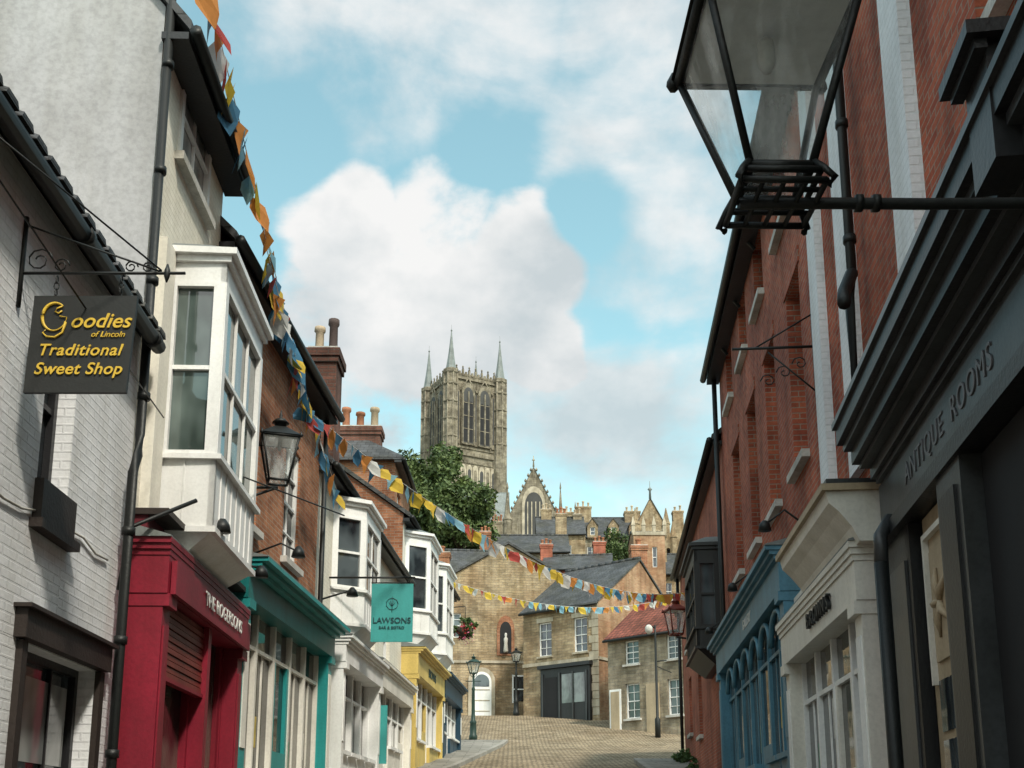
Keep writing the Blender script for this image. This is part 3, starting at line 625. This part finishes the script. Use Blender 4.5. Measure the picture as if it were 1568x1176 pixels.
tube(g,'emblem',inkd,[(xc+.11*math.cos(i*.7),Y-.025,5.62+.11*math.sin(i*.7)) for i in range(10)],.006,5); tube(g,'emblem',inkd,[(xc,Y-.025,5.46),(xc,Y-.025,5.76)],.006,5)
for i in range(5): tube(g,'emblem',inkd,[(xc,Y-.025,5.57),(xc+.065*math.cos(.5+i*.55),Y-.025,5.57+.09*math.sin(.5+i*.55)+.04)],.004,5)
tube(g,'arm',iron,[(-3.36,Y,6.12),(-1.78,Y,6.12)],.02,6); tube(g,'edge',iron,[(xc-.39,Y,6.02),(xc+.39,Y,6.02)],.012,6)
for xx in (xc-.3,xc+.3): tube(g,'hooks',iron,[(xx,Y,6.02),(xx,Y,6.12)],.01,5)
g.emit()

# ===== bunting =====
def bunting(name,A,B,sag,n,sz,seed):
    random.seed(seed); A=Vector(A);B=Vector(B); g=G(name,A)
    pt=lambda t:A+(B-A)*t-Vector((0,0,4*sag*t*(1-t)))
    tube(g,'string',whit,[pt(i/40) for i in range(41)],.006,4)
    u=(B-A); u.z=0; u.normalize(); nn=Vector((-u.y,u.x,0))
    for i in range(n):
        t=(i+.5+random.uniform(-.25,.25))/n; p=pt(t); w=sz*random.uniform(.75,1.1); h=sz*random.uniform(.9,1.4)
        tw=random.uniform(-1.2,1.2); sw=random.uniform(-.4,.4); d=(u*math.cos(tw*.5)+nn*math.sin(tw*.5)); c=CL[(i*5+random.choice([0,0,1,3]))%6]
        if c is CL[4] and random.random()<.5: c=CL[0]
        off=nn*sw*h+u*random.uniform(-.3,.3)*h
        a=p-d*w/2;b_=p+d*w/2; q=p-Vector((0,0,h))+off; m1=(a+q)/2+nn*.04*random.uniform(-1,1)
        if i%2==0:
            l=a+off-Vector((0,0,h*.8)); r=b_+off*.8-Vector((0,0,h*.85)); ml=(a+l)/2+nn*.05; mr=(b_+r)/2-nn*.03
            g.add('pennants',c,[a,b_,mr,ml,r,l],[(0,1,2,3),(3,2,4,5)])
        else: g.add('pennants',c,[a,b_,(b_+q)/2+nn*.03,m1,q],[(0,1,2,3),(3,2,4)])
    g.emit()
bunting('bunting',(-3.22,9.8,10.35),(-3.15,15.5,7.95),.0,38,.36,1)
bunting('bunting',(-3.2,15.4,7.9),(5.0,30,8.2),.97,98,.25,2)
bunting('bunting',(-2.2,37.9,10.35),(7.5,47,11.8),.75,48,.25,3)
bunting('bunting',(-3.15,12.6,8.9),(-3.0,18.2,7.2),.15,26,.28,5)

# ===== foliage =====
def foliage(g,c,r,n,sz,mat,seed,clumps=26,part='foliage',q0=.18,q1=.38):
    random.seed(seed); cl=[]
    for i in range(clumps):
        v=Vector((random.gauss(0,1),random.gauss(0,1),random.gauss(0,1))).normalized()*random.uniform(.3,.9)
        cl.append((Vector((c[0]+v.x*r[0],c[1]+v.y*r[1],c[2]+v.z*r[2])),random.uniform(q0,q1)*min(r)))
    vs=[];fs=[]
    for i in range(n):
        p,q=random.choice(cl); v=Vector((random.gauss(0,1),random.gauss(0,1),random.gauss(0,1))).normalized()*q*random.uniform(.5,1.1)
        a=Vector((random.uniform(-1,1),random.uniform(-1,1),random.uniform(-1,1))).normalized(); b_=a.cross(Vector((random.uniform(-1,1),random.uniform(-1,1),random.uniform(-1,1)))).normalized()
        s=sz*random.uniform(.6,1.4); o=len(vs); x=p+v
        vs+=[x-a*s,x-b_*s*.5,x+a*s,x+b_*s*.5]; fs.append((o,o+1,o+2,o+3))
    g.add(part,mat,vs,fs)
    return cl
def tree(name,x,y,zc,r,n,sz,seed,mat=leaf):
    z=gz(y); g=G(name,(x,y,z)); cl=foliage(g,(x,y,zc),r,n,sz,mat,seed,60,q0=.22,q1=.42)
    tube(g,'trunk',barkm,[(x,y,z-.3),(x+.2,y,(z+zc)/2),(x,y,zc)],[.5,.35,.15],8)
    for p,q in cl[::4]: tube(g,'limbs',barkm,[(x,y,zc-r[2]*.7),((x+p.x)/2,(y+p.y)/2,(zc+p.z)/2-.4),p],[.18,.1,.04],5)
    g.emit()
tree('tree',-7.4,88,29.4,(4.2,3.2,4.7),20000,.20,11)
tree('tree',-4.3,86,26.2,(3.4,3.0,3.9),13000,.20,12)
tree('tree',-10.5,92,29.5,(4.2,3.0,5.0),11000,.22,13)
tree('tree',9.3,97,26.8,(1.9,1.8,2.2),3500,.16,14)
tree('tree',11.0,104,27.0,(2.3,2,2.0),3500,.16,15)
g=G('shrub',(4.9,31,3.4)); foliage(g,(4.95,31.2,3.6),(.3,.8,.3),500,.05,leaf2,20,14); foliage(g,(4.7,28.5,3.25),(.2,.5,.22),300,.05,leaf2,21,10); g.emit()
g=G('hanging_flower_basket',(-1.75,39.5,9)); foliage(g,(-1.75,39.5,8.95),(.5,.5,.45),1400,.05,leaf2,22,16); foliage(g,(-1.75,39.5,8.9),(.52,.55,.5),170,.05,petal,23,14,'flowers'); foliage(g,(-1.75,39.5,8.8),(.52,.55,.5),110,.05,petal2,24,12,'pink_flowers')
tube(g,'bracket',iron,[(-2.3,39.5,9.7),(-1.75,39.5,9.75),(-1.75,39.5,9.3)],.02,6); lathe(g,'basket',barkm,(-1.75,39.5,8.55),[(.05,0),(.25,.1),(.33,.35)],10); g.emit()

# ===== far houses =====
def archpanel(g,part,mat,W,sc,w,z0,z1,d0,d1,n=6,pointed=True):
    zs=z1-w*(.9 if pointed else .5); pts=[(sc-w/2,z0),(sc-w/2,zs)]
    for i in range(1,2*n):
        t=i/(2*n)
        if pointed:
            if t<=.5: a=t*2; pts.append((sc-w/2+w/2*(1-math.cos(a*math.pi/2)), zs+(z1-zs)*math.sin(a*math.pi/2)**.9))
            else: a=(1-t)*2; pts.append((sc+w/2-w/2*(1-math.cos(a*math.pi/2)), zs+(z1-zs)*math.sin(a*math.pi/2)**.9))
        else: pts.append((sc-w/2*math.cos(t*math.pi),zs+(z1-zs)*math.sin(t*math.pi)))
    pts+=[(sc+w/2,zs),(sc+w/2,z0)]
    prism(g,part,mat,[W.P(a,z,d0) for a,z in pts],[W.P(a,z,d1) for a,z in pts])
g=G('stone_gable_house',(-1,62,8))
W1=F((-4.8,60),(1,.08),1)
gable_house(g,W1,0,9.2,7,15.0,2.7,8,rubble,slate,[(1.1,1.9,12.2,13.6),(5.6,6.3,11.0,12.6)],cols=2,rows=4)
archpanel(g,'niche_surround',brick_o,W1,4.45,1.0,11.2,13.5,.004,.06); archpanel(g,'niche_recess',dark,W1,4.45,.66,11.3,13.15,.062,.07)
lathe(g,'statue',palest,W1.P(4.45,11.35,.16),[(.12,0),(.14,.1),(.1,.5),(.12,.8),(.05,.9),(.08,1.0),(.05,1.12)],8)
archpanel(g,'arched_door_surround',stonet,W1,3.1,1.5,7,10.5,.004,.1,pointed=False); archpanel(g,'arched_door',whitep,W1,3.1,1.1,7,10.25,.102,.13,pointed=False)
for dz in (8,8.6,9.2): box(g,'door_rails',stonet,W1,2.65,3.55,dz,dz+.05,.131,.15)
archpanel(g,'fanlight',gl,W1,3.1,.85,9.4,10.1,.131,.14,pointed=False)
box(g,'dark_window',gl,W1,4.9,5.5,8.6,10.0,.004,.02)
for a,b,c,e in ((4.82,4.9,8.5,10.1),(5.5,5.58,8.5,10.1),(4.9,5.5,10.0,10.08),(4.9,5.5,9.25,9.31)): box(g,'dark_window_frame',whitep,W1,a,b,c,e,.021,.06)
box(g,'string_course',stonet,W1,0,9.2,10.75,10.9,.004,.07)
archpanel(g,'side_door',blackp,W1,1.3,.9,7,9.9,.004,.05,pointed=False)
tube(g,'drain_pipe',iron,[W1.P(6.9,15,.1),W1.P(6.9,7.5,.1)],.05,6)
for i in range(18): box(g,'quoins',stonet,W1,0,.45+.2*(i%2),7.4+i*.42,7.78+i*.42,.004,.03)
chimney(g,-4.2,63,.9,.9,14,17.8,brick_o,2,clay,.5); g.emit()

g=G('stone_corner_house',(4,56,7))
W2=F((4.4,54),(-.773,.634),-1)
house(g,W2,0,4.9,5.5,13.0,8,2.9,rubble,slate,[(.7,1.55,10.5,12.3,2,4),(3.0,3.85,10.5,12.3,2,4)],eave=.25,sidem=brick_b,sill=stonet)
box(g,'shop_surround',blackp,W2,.45,3.6,6.4,9.75,.004,.2); box(g,'shop_cornice',blackp,W2,.35,3.7,9.76,9.95,.004,.35)
box(g,'shop_window',glb,W2,.75,2.2,7.9,9.4,.201,.215); box(g,'door',dark,W2,2.5,3.3,6.6,9.3,.201,.215)
for a in (.6,1.45,2.3,3.4): box(g,'pilasters',greyp,W2,a,a+.07,6.6,9.5,.216,.27)
box(g,'stone_band',stonet,W2,0,4.9,10.0,10.18,.004,.08)
for i in range(14): box(g,'quoins',stonet,W2,.0,.4+.18*(i%2),7.2+i*.41,7.58+i*.41,.004,.03)
for a in (.7,3.0): box(g,'window_lintels',stonet,W2,a-.12,a+.97,12.31,12.55,.004,.03)
W2s=F((4.4,54),(.634,.773),1)
box(g,'string_course',stonet,W2s,0,8,10.0,10.15,.004,.06); box(g,'side_window',gl,W2s,1.0,1.5,8.2,9.2,.004,.02)
chimney(g,7.2,59.5,.9,.9,14,17.3,brick_o,2,clay,.5)
g.emit()

g=G('red_roofed_cottage',(6,49,6))
W3=F((7.75,46.85),(-.724,.69),-1)
house(g,W3,-.3,4.5,4.5,10.3,5.5,2.1,rubble2,pantile,[(.35,1.15,9.0,10.1,2,4),(2.7,3.5,9.0,10.1,2,4),(.35,1.15,6.5,8.1,2,4),(2.7,3.5,6.5,8.1,2,4)],eave=.2,sill=palest)
box(g,'door_frame',whitep,W3,3.75,4.4,5.5,7.9,.004,.06); box(g,'door',beigep,W3,3.83,4.32,5.5,7.8,.061,.08); box(g,'door_frame',beigep,W3,1.6,2.3,5.5,8.0,.004,.06)
g.emit()

g=G('brick_town_house',(5,76,9)); W=F((2.2,76),(1,-.1),1)
house(g,W,0,5.0,8,20.0,6,1.6,brick_r2,slate,[(.6,1.4,18.2,19.5,2,2),(2.3,3.1,18.2,19.5,2,2),(3.9,4.6,18.2,19.5,2,2)],eave=.3); chimney(g,2.6,79,.9,.7,20,22.6,brick_r2,3,clay,.5,'x'); chimney(g,6.6,79,.9,.7,20,22.8,brick_r2,3,clay,.5,'x'); g.emit()
g=G('slate_roofed_house',(-3,76,9)); W=F((-6.0,74),(1,.1),1)
house(g,W,0,5.5,8,19.0,6,2.6,brick_o,slate,[(1,1.8,17,18.4,2,2),(3.4,4.2,17,18.4,2,2)]); chimney(g,-2,78,.8,.8,20,23.3,brick_o,3,clay,.5,'x'); g.emit()
g=G('stone_terrace_house',(1,100,12)); W=F((-3.0,100),(1,0),1)
house(g,W,0,8.5,11,27.6,7,2.4,rubble2,slate,[(1,1.9,25,26.8,2,2),(4,4.9,25,26.8,2,2)]); chimney(g,-1.5,104,1.1,.9,28,31.6,rubble2,4,clay,.8,'x'); chimney(g,4.9,104,1.1,.9,28,32.4,rubble,3,clay,.8,'x'); g.emit()
g=G('stone_cottage',(5,115,14)); W=F((2.8,118),(1,0),1)
house(g,W,0,5.5,12,34.4,6,2.6,rubble,slate,[(.8,1.7,31,33,2,2),(3,3.9,31,33,2,2)]); chimney(g,4.0,121,1.2,.9,33,38.0,rubble,3,buffpot,.8,'x'); chimney(g,7.6,121,1.0,.9,33,37.4,rubble2,2,buffpot,.8,'x'); g.emit()
g=G('georgian_stone_house',(12,130,15)); W=F((8.2,130),(1,0),1)
house(g,W,0,9,14,37.3,9,3.6,rubble2,slate,[(1.2,2.3,33.5,36,2,4),(4.2,5.3,33.5,36,2,4),(6.8,7.9,33.5,36,2,4)])
for i in range(3): gable_house(g,F((9.4+i*2.6,129.6),(1,0),1),0,1.3,37,38.6,.9,2,rubble,slate,[(.35,.95,37.4,38.4)],cols=1,rows=2,over=.08)
chimney(g,9.2,134,2.0,1.4,37,42.2,rubble,3,buffpot,.9,'x'); chimney(g,15.5,134,2.0,1.4,37,41.6,rubble,3,buffpot,.9,'x'); chimney(g,6.9,131,1.6,1.3,30,40.6,rubble,3,buffpot,.9,'x'); g.emit()
g=G('gabled_stone_hall',(18,135,15)); W=F((15.2,128),(1,0),1)
gable_house(g,W,0,3.8,14,38.0,3.6,8,rubble,slate,[(1.4,2.4,34.6,37.4)],cols=2,rows=3)
house(g,F((19.0,130),(1,0),1),0,6,14,35.6,8,3,rubble2,slate,[(1,2,32,34.5,2,4),(3,4,32,34.5,2,4)])
chimney(g,20.6,129,1.3,1.0,33,40.2,rubble,2,buffpot,.8,'x'); chimney(g,23.6,129,1.3,1.0,33,39.2,rubble,2,buffpot,.8,'x')
for xx,zz in ((15.2,38.2),(19.0,38.2),(19.8,36.5)): lathe(g,'turret_caps',rubble,(xx,128,zz-3),[(.45,0),(.45,3),(.55,3.1),(.4,3.5),(.05,5.2)],8,.4,False)
lathe(g,'finial',lead,(17.1,128,41.6),[(.16,0),(.12,1.0),(.3,1.2),(.05,1.5),(.03,2.3)],6); g.emit()
g=G('sandstone_lodge',(11.8,90,11)); W=F((10.5,90),(1,0),1)
house(g,W,0,2.7,10,26.6,4,.5,brick_b,slate,[(.5,.9,23.6,25.4,1,2),(1.6,2.0,23.6,25.4,1,2)],eave=.05,gut=None)
for a in (0,.9,1.8,2.7): lathe(g,'pinnacles',stonet,W.P(a,26.6,-.1),[(.2,0),(.2,.7),(.26,.75),(.02,1.6)],4,math.pi/4,False)
box(g,'parapet',stonet,W,-.08,2.78,26.45,26.75,-.2,.08); g.emit()
g=G('stone_side_house',(14,93,11)); W=F((13.3,96),(1,0),1)
house(g,W,0,6,10,24.5,6,2.4,rubble,slate,[(.6,1.3,22,23.6,2,2),(2.2,2.9,22,23.6,2,2)]); chimney(g,14,98,.9,.8,24,28.6,rubble,2,buffpot,.6,'x'); g.emit()
g=G('background_house',(-14,80,10)); house(g,F((-22,78),(1,0),1),0,12,8,20,8,4,brick_o,slate,[(1,2,17,19,2,4),(5,6,17,19,2,4),(9,10,17,19,2,4)]); g.emit()
g=G('background_house',(24,80,10)); house(g,F((14,76),(1,0),1),0,16,8,19,8,4,brick_r2,slate,[(1,2,16,18,2,4),(5,6,16,18,2,4),(9,10,16,18,2,4)]); g.emit()

# ===== cathedral =====
g=G('cathedral',(-10,226,20))
fc=Vector((-13.3,220,0)); r=Vector((.88,.476,0)); l=Vector((-.476,.88,0)); sdd=12.0
Zt=99.0
FR=F((fc.x,fc.y),(r.x,r.y),1); FL=F((fc.x,fc.y),(l.x,l.y),-1)
wall(g,'tower_walls',cathst,FR,0,sdd,19,Zt); wall(g,'tower_walls',cathst,FL,0,sdd,19,Zt)
p3=fc+r*sdd+l*sdd
FB=F((p3.x,p3.y),(-r.x,-r.y),1); FK=F((p3.x,p3.y),(-l.x,-l.y),-1)
wall(g,'tower_walls',cathst,FB,0,sdd,19,Zt); wall(g,'tower_walls',cathst,FK,0,sdd,19,Zt)
prism(g,'tower_roof',lead,[FR.P(0,Zt-1,0),FR.P(sdd,Zt-1,0),FR.P(sdd,Zt-1,-sdd),FR.P(0,Zt-1,-sdd)],[FR.P(0,Zt-.5,0),FR.P(sdd,Zt-.5,0),FR.P(sdd,Zt-.5,-sdd),FR.P(0,Zt-.5,-sdd)])
for W in (FR,FL,FB,FK):
    for (z0,z1,d) in ((80.6,81.5,.35),(82.2,82.6,.2),(98.0,98.5,.35),(69.5,70.0,.3),(79.0,79.3,.15)): box(g,'string_courses',cathst,W,0,sdd,z0,z1,.004,d)
    for c in (4.0,8.0):
        archpanel(g,'belfry_surround',cathst,W,c,3.3,83,97.3,.004,.6)
        archpanel(g,'belfry_recess',louv,W,c,2.4,83.4,96.2,.602,.62)
        box(g,'belfry_mullion',cathst,W,c-.16,c+.16,83.4,95.2,.622,.8)
        for e in (-.66,.66): archpanel(g,'belfry_tracery',dark,W,c+e,.8,83.6,93,.625,.63)
        for e in (-1.4,1.4): box(g,'belfry_shafts',cathst,W,c+e-.13,c+e+.13,83,94.6,.6,.9)
        for zz in (86.5,89.5,92.5): box(g,'louvres',cathst,W,c-1.15,c+1.15,zz,zz+.16,.631,.7)
        for sg in (-1,1): tube(g,'gablets',cathst,[W.P(c+sg*1.9,95.2,.5),W.P(c,98.4,.5)],.16,5)
    for c in (1.7,6.0,10.3):
        archpanel(g,'blind_arch',cathst,W,c,.8,83,96,.004,.3); archpanel(g,'blind_arch_recess',louv,W,c,.35,84,95,.302,.31)
    for i in range(7):
        c=1.6+i*1.47
        archpanel(g,'arcade',stonet,W,c,1.35,71,78.6,.004,.28); archpanel(g,'arcade_recess',cathst if i%2 else louv,W,c,.8,71.4,77.6,.282,.3)
    for i in range(15):
        a=.6+i*.77; box(g,'parapet',cathst,W,a-.22,a+.22,Zt,Zt+.95+(.5 if i%2 else 0),-.25,.1)
        if i%2: lathe(g,'parapet_finials',cathst,W.P(a,Zt+1.4,-.08),[(.22,0),(.12,.5),(.25,.6),(.02,1.0)],5)
    box(g,'parapet',cathst,W,0,sdd,Zt+.01,Zt+.5,-.2,.05)
for k,cpos in enumerate((fc,fc+r*sdd,fc+l*sdd,p3)):
    lathe(g,'corner_turrets',cathst,(cpos.x,cpos.y,19),[(1.75,0),(1.75,61),(1.6,63),(1.5,79.5),(1.75,79.8),(1.75,80.6),(1.35,80.8)],8,.4,False)
    for j in range(8):
        w=.4+2*math.pi*j/8; tube(g,'turret_shafts',cathst,[(cpos.x+1.55*math.cos(w),cpos.y+1.55*math.sin(w),60),(cpos.x+1.55*math.cos(w),cpos.y+1.55*math.sin(w),98.6)],.18,5)
    lathe(g,'turret_spires',lead,(cpos.x,cpos.y,99.7),[(1.25,0),(1.1,.8),(.7,3.4),(.35,6.5),(.1,9.0),(.22,9.2),(.03,9.6),(.03,10.6)],8,.4,False)
    for z in (72,84,88,92,96): lathe(g,'turret_bands',cathst,(cpos.x,cpos.y,z),[(1.72,0),(1.78,.2),(1.72,.4)],8,.4,False)
WN=F((0,205),(1,0),1)
gable_house(g,WN,-.6,9.2,19,62,10.2,22,cathst,lead,[],over=.1)
archpanel(g,'gable_window_frame',stonet,WN,4.3,4.6,57.6,68.2,.004,.12)
archpanel(g,'gable_window',louv,WN,4.3,3.6,58,67,.122,.14)
for e in (-1.2,-.4,.4,1.2): box(g,'gable_tracery',stonet,WN,4.3+e-.1,4.3+e+.1,58,65.0,.141,.25)
for i in range(9):
    for sg in (-1,1):
        t=i/9; lathe(g,'crockets',cathst,WN.P(4.3+sg*4.9*(1-t),62+10.2*t+.3,.1),[(.18,0),(.28,.3),(.05,.7)],5)
lathe(g,'gable_cross',stonet,WN.P(4.3,72.3,0),[(.2,0),(.1,1.2),(.35,1.4),(.08,1.7),(.08,2.3)],6)
for a,h in ((-.9,69),(9.6,69.0),(12.5,65),(-3.5,66),(-6.5,63),(11.0,62)):
    lathe(g,'buttress_pinnacles',cathst,WN.P(a,19,.3),[(.85,0),(.85,h-27),(1.0,h-26.8),(.65,h-26),(.12,h-20.5),(.25,h-20.2),(.03,h-19)],4 if a>0 else 8,math.pi/4,False)
for i in range(3): archpanel(g,'lower_windows',louv,WN,1.8+i*2.5,1.3,50,56,.004,.05)
house(g,F((0,214),(1,0),1),-34,-.6,19,63.5,12,8,cathst,lead,[],eave=.3,gut=None)
for i in range(10): box(g,'nave_parapet',cathst,F((0,214),(1,0),1),-12+i*1.15,-11.4+i*1.15,63.6,64.6,.0,.3)
house(g,F((0,216),(1,0),1),9.2,24,19,56,10,5,cathst,lead,[],eave=.3,gut=None)
for i in range(5): 
    lathe(g,'buttress_pinnacles',cathst,(11+i*3,215.5,19),[(.6,0),(.6,38),(.7,38.2),(.05,41.5)],4,math.pi/4,False)
g.emit()

# ---------------- camera ----------------
cd=bpy.data.cameras.new('camera'); cam=bpy.data.objects.new('camera',cd); COL.objects.link(cam)
cam.location=(0,0,1.6); cam.rotation_euler=(math.radians(90+11.6),0,0)
cd.sensor_fit='HORIZONTAL'; cd.sensor_width=36; cd.lens=36*1650/1568; cd.shift_y=(930-588)/1568
cd.clip_end=8000; cd.clip_start=.05; S.camera=cam

# ---------------- light ----------------
sd=Vector((.58,-1,0)).normalized(); el=math.radians(49); sun_dir=Vector((sd.x*math.cos(el),sd.y*math.cos(el),math.sin(el)))
ld=bpy.data.lights.new('sun','SUN'); ld.energy=3.7; ld.angle=math.radians(5); ld.color=(1,.93,.82)
lo=bpy.data.objects.new('sun',ld); COL.objects.link(lo); lo.rotation_euler=sun_dir.to_track_quat('Z','Y').to_euler(); lo.location=(10,-20,40)
w=bpy.data.worlds.new('World'); S.world=w; w.use_nodes=True; nt=w.node_tree; N=nt.nodes; Lk=nt.links
bg=N['Background']; bg.inputs['Strength'].default_value=.12
sky=N.new('ShaderNodeTexSky'); sky.sky_type='NISHITA'; sky.sun_disc=False; sky.sun_elevation=el; sky.sun_rotation=math.atan2(sd.x,sd.y)
sky.air_density=1.0; sky.dust_density=1.5; sky.ozone_density=1.0
tint=_mul(nt,sky.outputs[0],(2.75,3.2,2.2))
tc=N.new('ShaderNodeTexCoord'); D=tc.outputs['Generated']
def mapped(loc,sc):
    mp=N.new('ShaderNodeMapping'); mp.inputs['Scale'].default_value=sc; mp.inputs['Location'].default_value=loc; Lk.new(D,mp.inputs[0]); return mp.outputs[0]
def cnoise(loc,sc,scale,detail,rough,dist=0):
    nz=N.new('ShaderNodeTexNoise'); nz.inputs['Scale'].default_value=scale; nz.inputs['Detail'].default_value=detail; nz.inputs['Roughness'].default_value=rough; nz.inputs['Distortion'].default_value=dist; Lk.new(mapped(loc,sc),nz.inputs['Vector']); return nz.outputs['Fac']
nA=cnoise((.37,.2,.1),(1,1,1.7),5.5,8,.56,.25)
nB=cnoise((.37,.2,.1),(1,1,1.2),14,6,.55)
def blob(a,b,rad,wt,k=.35):
    c=Vector((a,1,b)).normalized(); v=N.new('ShaderNodeVectorMath'); v.operation='DISTANCE'; v.inputs[1].default_value=c; Lk.new(D,v.inputs[0])
    m_=N.new('ShaderNodeMapRange'); m_.interpolation_type='SMOOTHSTEP'; m_.inputs['From Min'].default_value=rad; m_.inputs['From Max'].default_value=rad*k; m_.inputs['To Min'].default_value=0; m_.inputs['To Max'].default_value=wt; Lk.new(v.outputs['Value'],m_.inputs['Value']); return m_.outputs[0]
def madd(a,b,op='ADD'):
    n=N.new('ShaderNodeMath'); n.operation=op
    for i,v in enumerate((a,b)):
        if isinstance(v,(int,float)): n.inputs[i].default_value=v
        else: Lk.new(v,n.inputs[i])
    return n.outputs[0]
big=None
for args in ((-.17,.60,.085,.42),(-.07,.60,.09,.36),(.01,.57,.085,.42),(-.09,.50,.12,.36),(-.13,.42,.10,.2),(.03,.47,.06,.25),(-.2,.52,.07,.25)):
    o=blob(*args); big=o if big is None else madd(big,o,'MAXIMUM')
wis=None
for args in ((-.16,.82,.13,.22),(-.05,.84,.12,.20),(.14,.70,.13,.19),(.16,.56,.09,.18),(.12,.38,.12,.20),(.0,.36,.15,.14),(.12,.82,.09,.16)):
    o=blob(*args); wis=o if wis is None else madd(wis,o,'MAXIMUM')
clr=madd(madd(blob(-.23,.70,.06,-.2),blob(.075,.62,.05,-.22)),madd(blob(-.02,.70,.06,-.16),blob(.10,.47,.04,-.10)))
sep=N.new('ShaderNodeSeparateXYZ'); Lk.new(D,sep.inputs[0])
back_fill=N.new('ShaderNodeMapRange'); back_fill.interpolation_type='SMOOTHSTEP'; back_fill.inputs['From Min'].default_value=.35; back_fill.inputs['From Max'].default_value=-.2; back_fill.inputs['To Min'].default_value=0; back_fill.inputs['To Max'].default_value=1; Lk.new(sep.outputs[1],back_fill.inputs['Value'])  # unseen sky behind the camera: extra cloud added to lift fill on walls
nAB=madd(nA,madd(madd(nB,.5,'SUBTRACT'),.22,'MULTIPLY'))
vc=madd(madd(nAB,big),madd(clr,madd(back_fill.outputs[0],.2,'MULTIPLY')))
mr=N.new('ShaderNodeMapRange'); mr.interpolation_type='SMOOTHSTEP'; mr.inputs['From Min'].default_value=.60; mr.inputs['From Max'].default_value=.78; Lk.new(vc,mr.inputs['Value'])
vw=madd(madd(nAB,wis),clr)
mw=N.new('ShaderNodeMapRange'); mw.interpolation_type='SMOOTHSTEP'; mw.inputs['From Min'].default_value=.47; mw.inputs['From Max'].default_value=.80; mw.inputs['To Max'].default_value=.88; Lk.new(vw,mw.inputs['Value'])
msk=madd(mr.outputs[0],mw.outputs[0],'MAXIMUM')
n2=cnoise((.37,.2,.16),(1,1,1.7),6.5,6,.5)
hh=N.new('ShaderNodeMapRange'); hh.inputs['From Min'].default_value=.36; hh.inputs['From Max'].default_value=.53; hh.inputs['To Min'].default_value=-.07; hh.inputs['To Max'].default_value=.12; Lk.new(sep.outputs[2],hh.inputs['Value'])
sh=madd(madd(n2,hh.outputs[0]),madd(madd(nB,.5,'SUBTRACT'),.45,'MULTIPLY'))
cr=N.new('ShaderNodeValToRGB'); Lk.new(sh,cr.inputs[0]); e=cr.color_ramp.elements; e[0].position=.36; e[0].color=(.64,.71,.74,1); e[1].position=.66; e[1].color=(1.0,1.0,.99,1)
gain=madd(madd(back_fill.outputs[0],11.0,'MULTIPLY'),7.7)  # clouds behind the camera boosted as added ambient fill
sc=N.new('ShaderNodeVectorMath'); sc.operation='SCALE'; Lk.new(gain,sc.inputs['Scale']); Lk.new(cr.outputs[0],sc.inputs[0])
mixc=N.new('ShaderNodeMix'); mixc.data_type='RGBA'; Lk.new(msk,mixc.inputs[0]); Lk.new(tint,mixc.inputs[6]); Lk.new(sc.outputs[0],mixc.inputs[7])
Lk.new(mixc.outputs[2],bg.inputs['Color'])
w.cycles.sampling_method='MANUAL'; w.cycles.sample_map_resolution=512
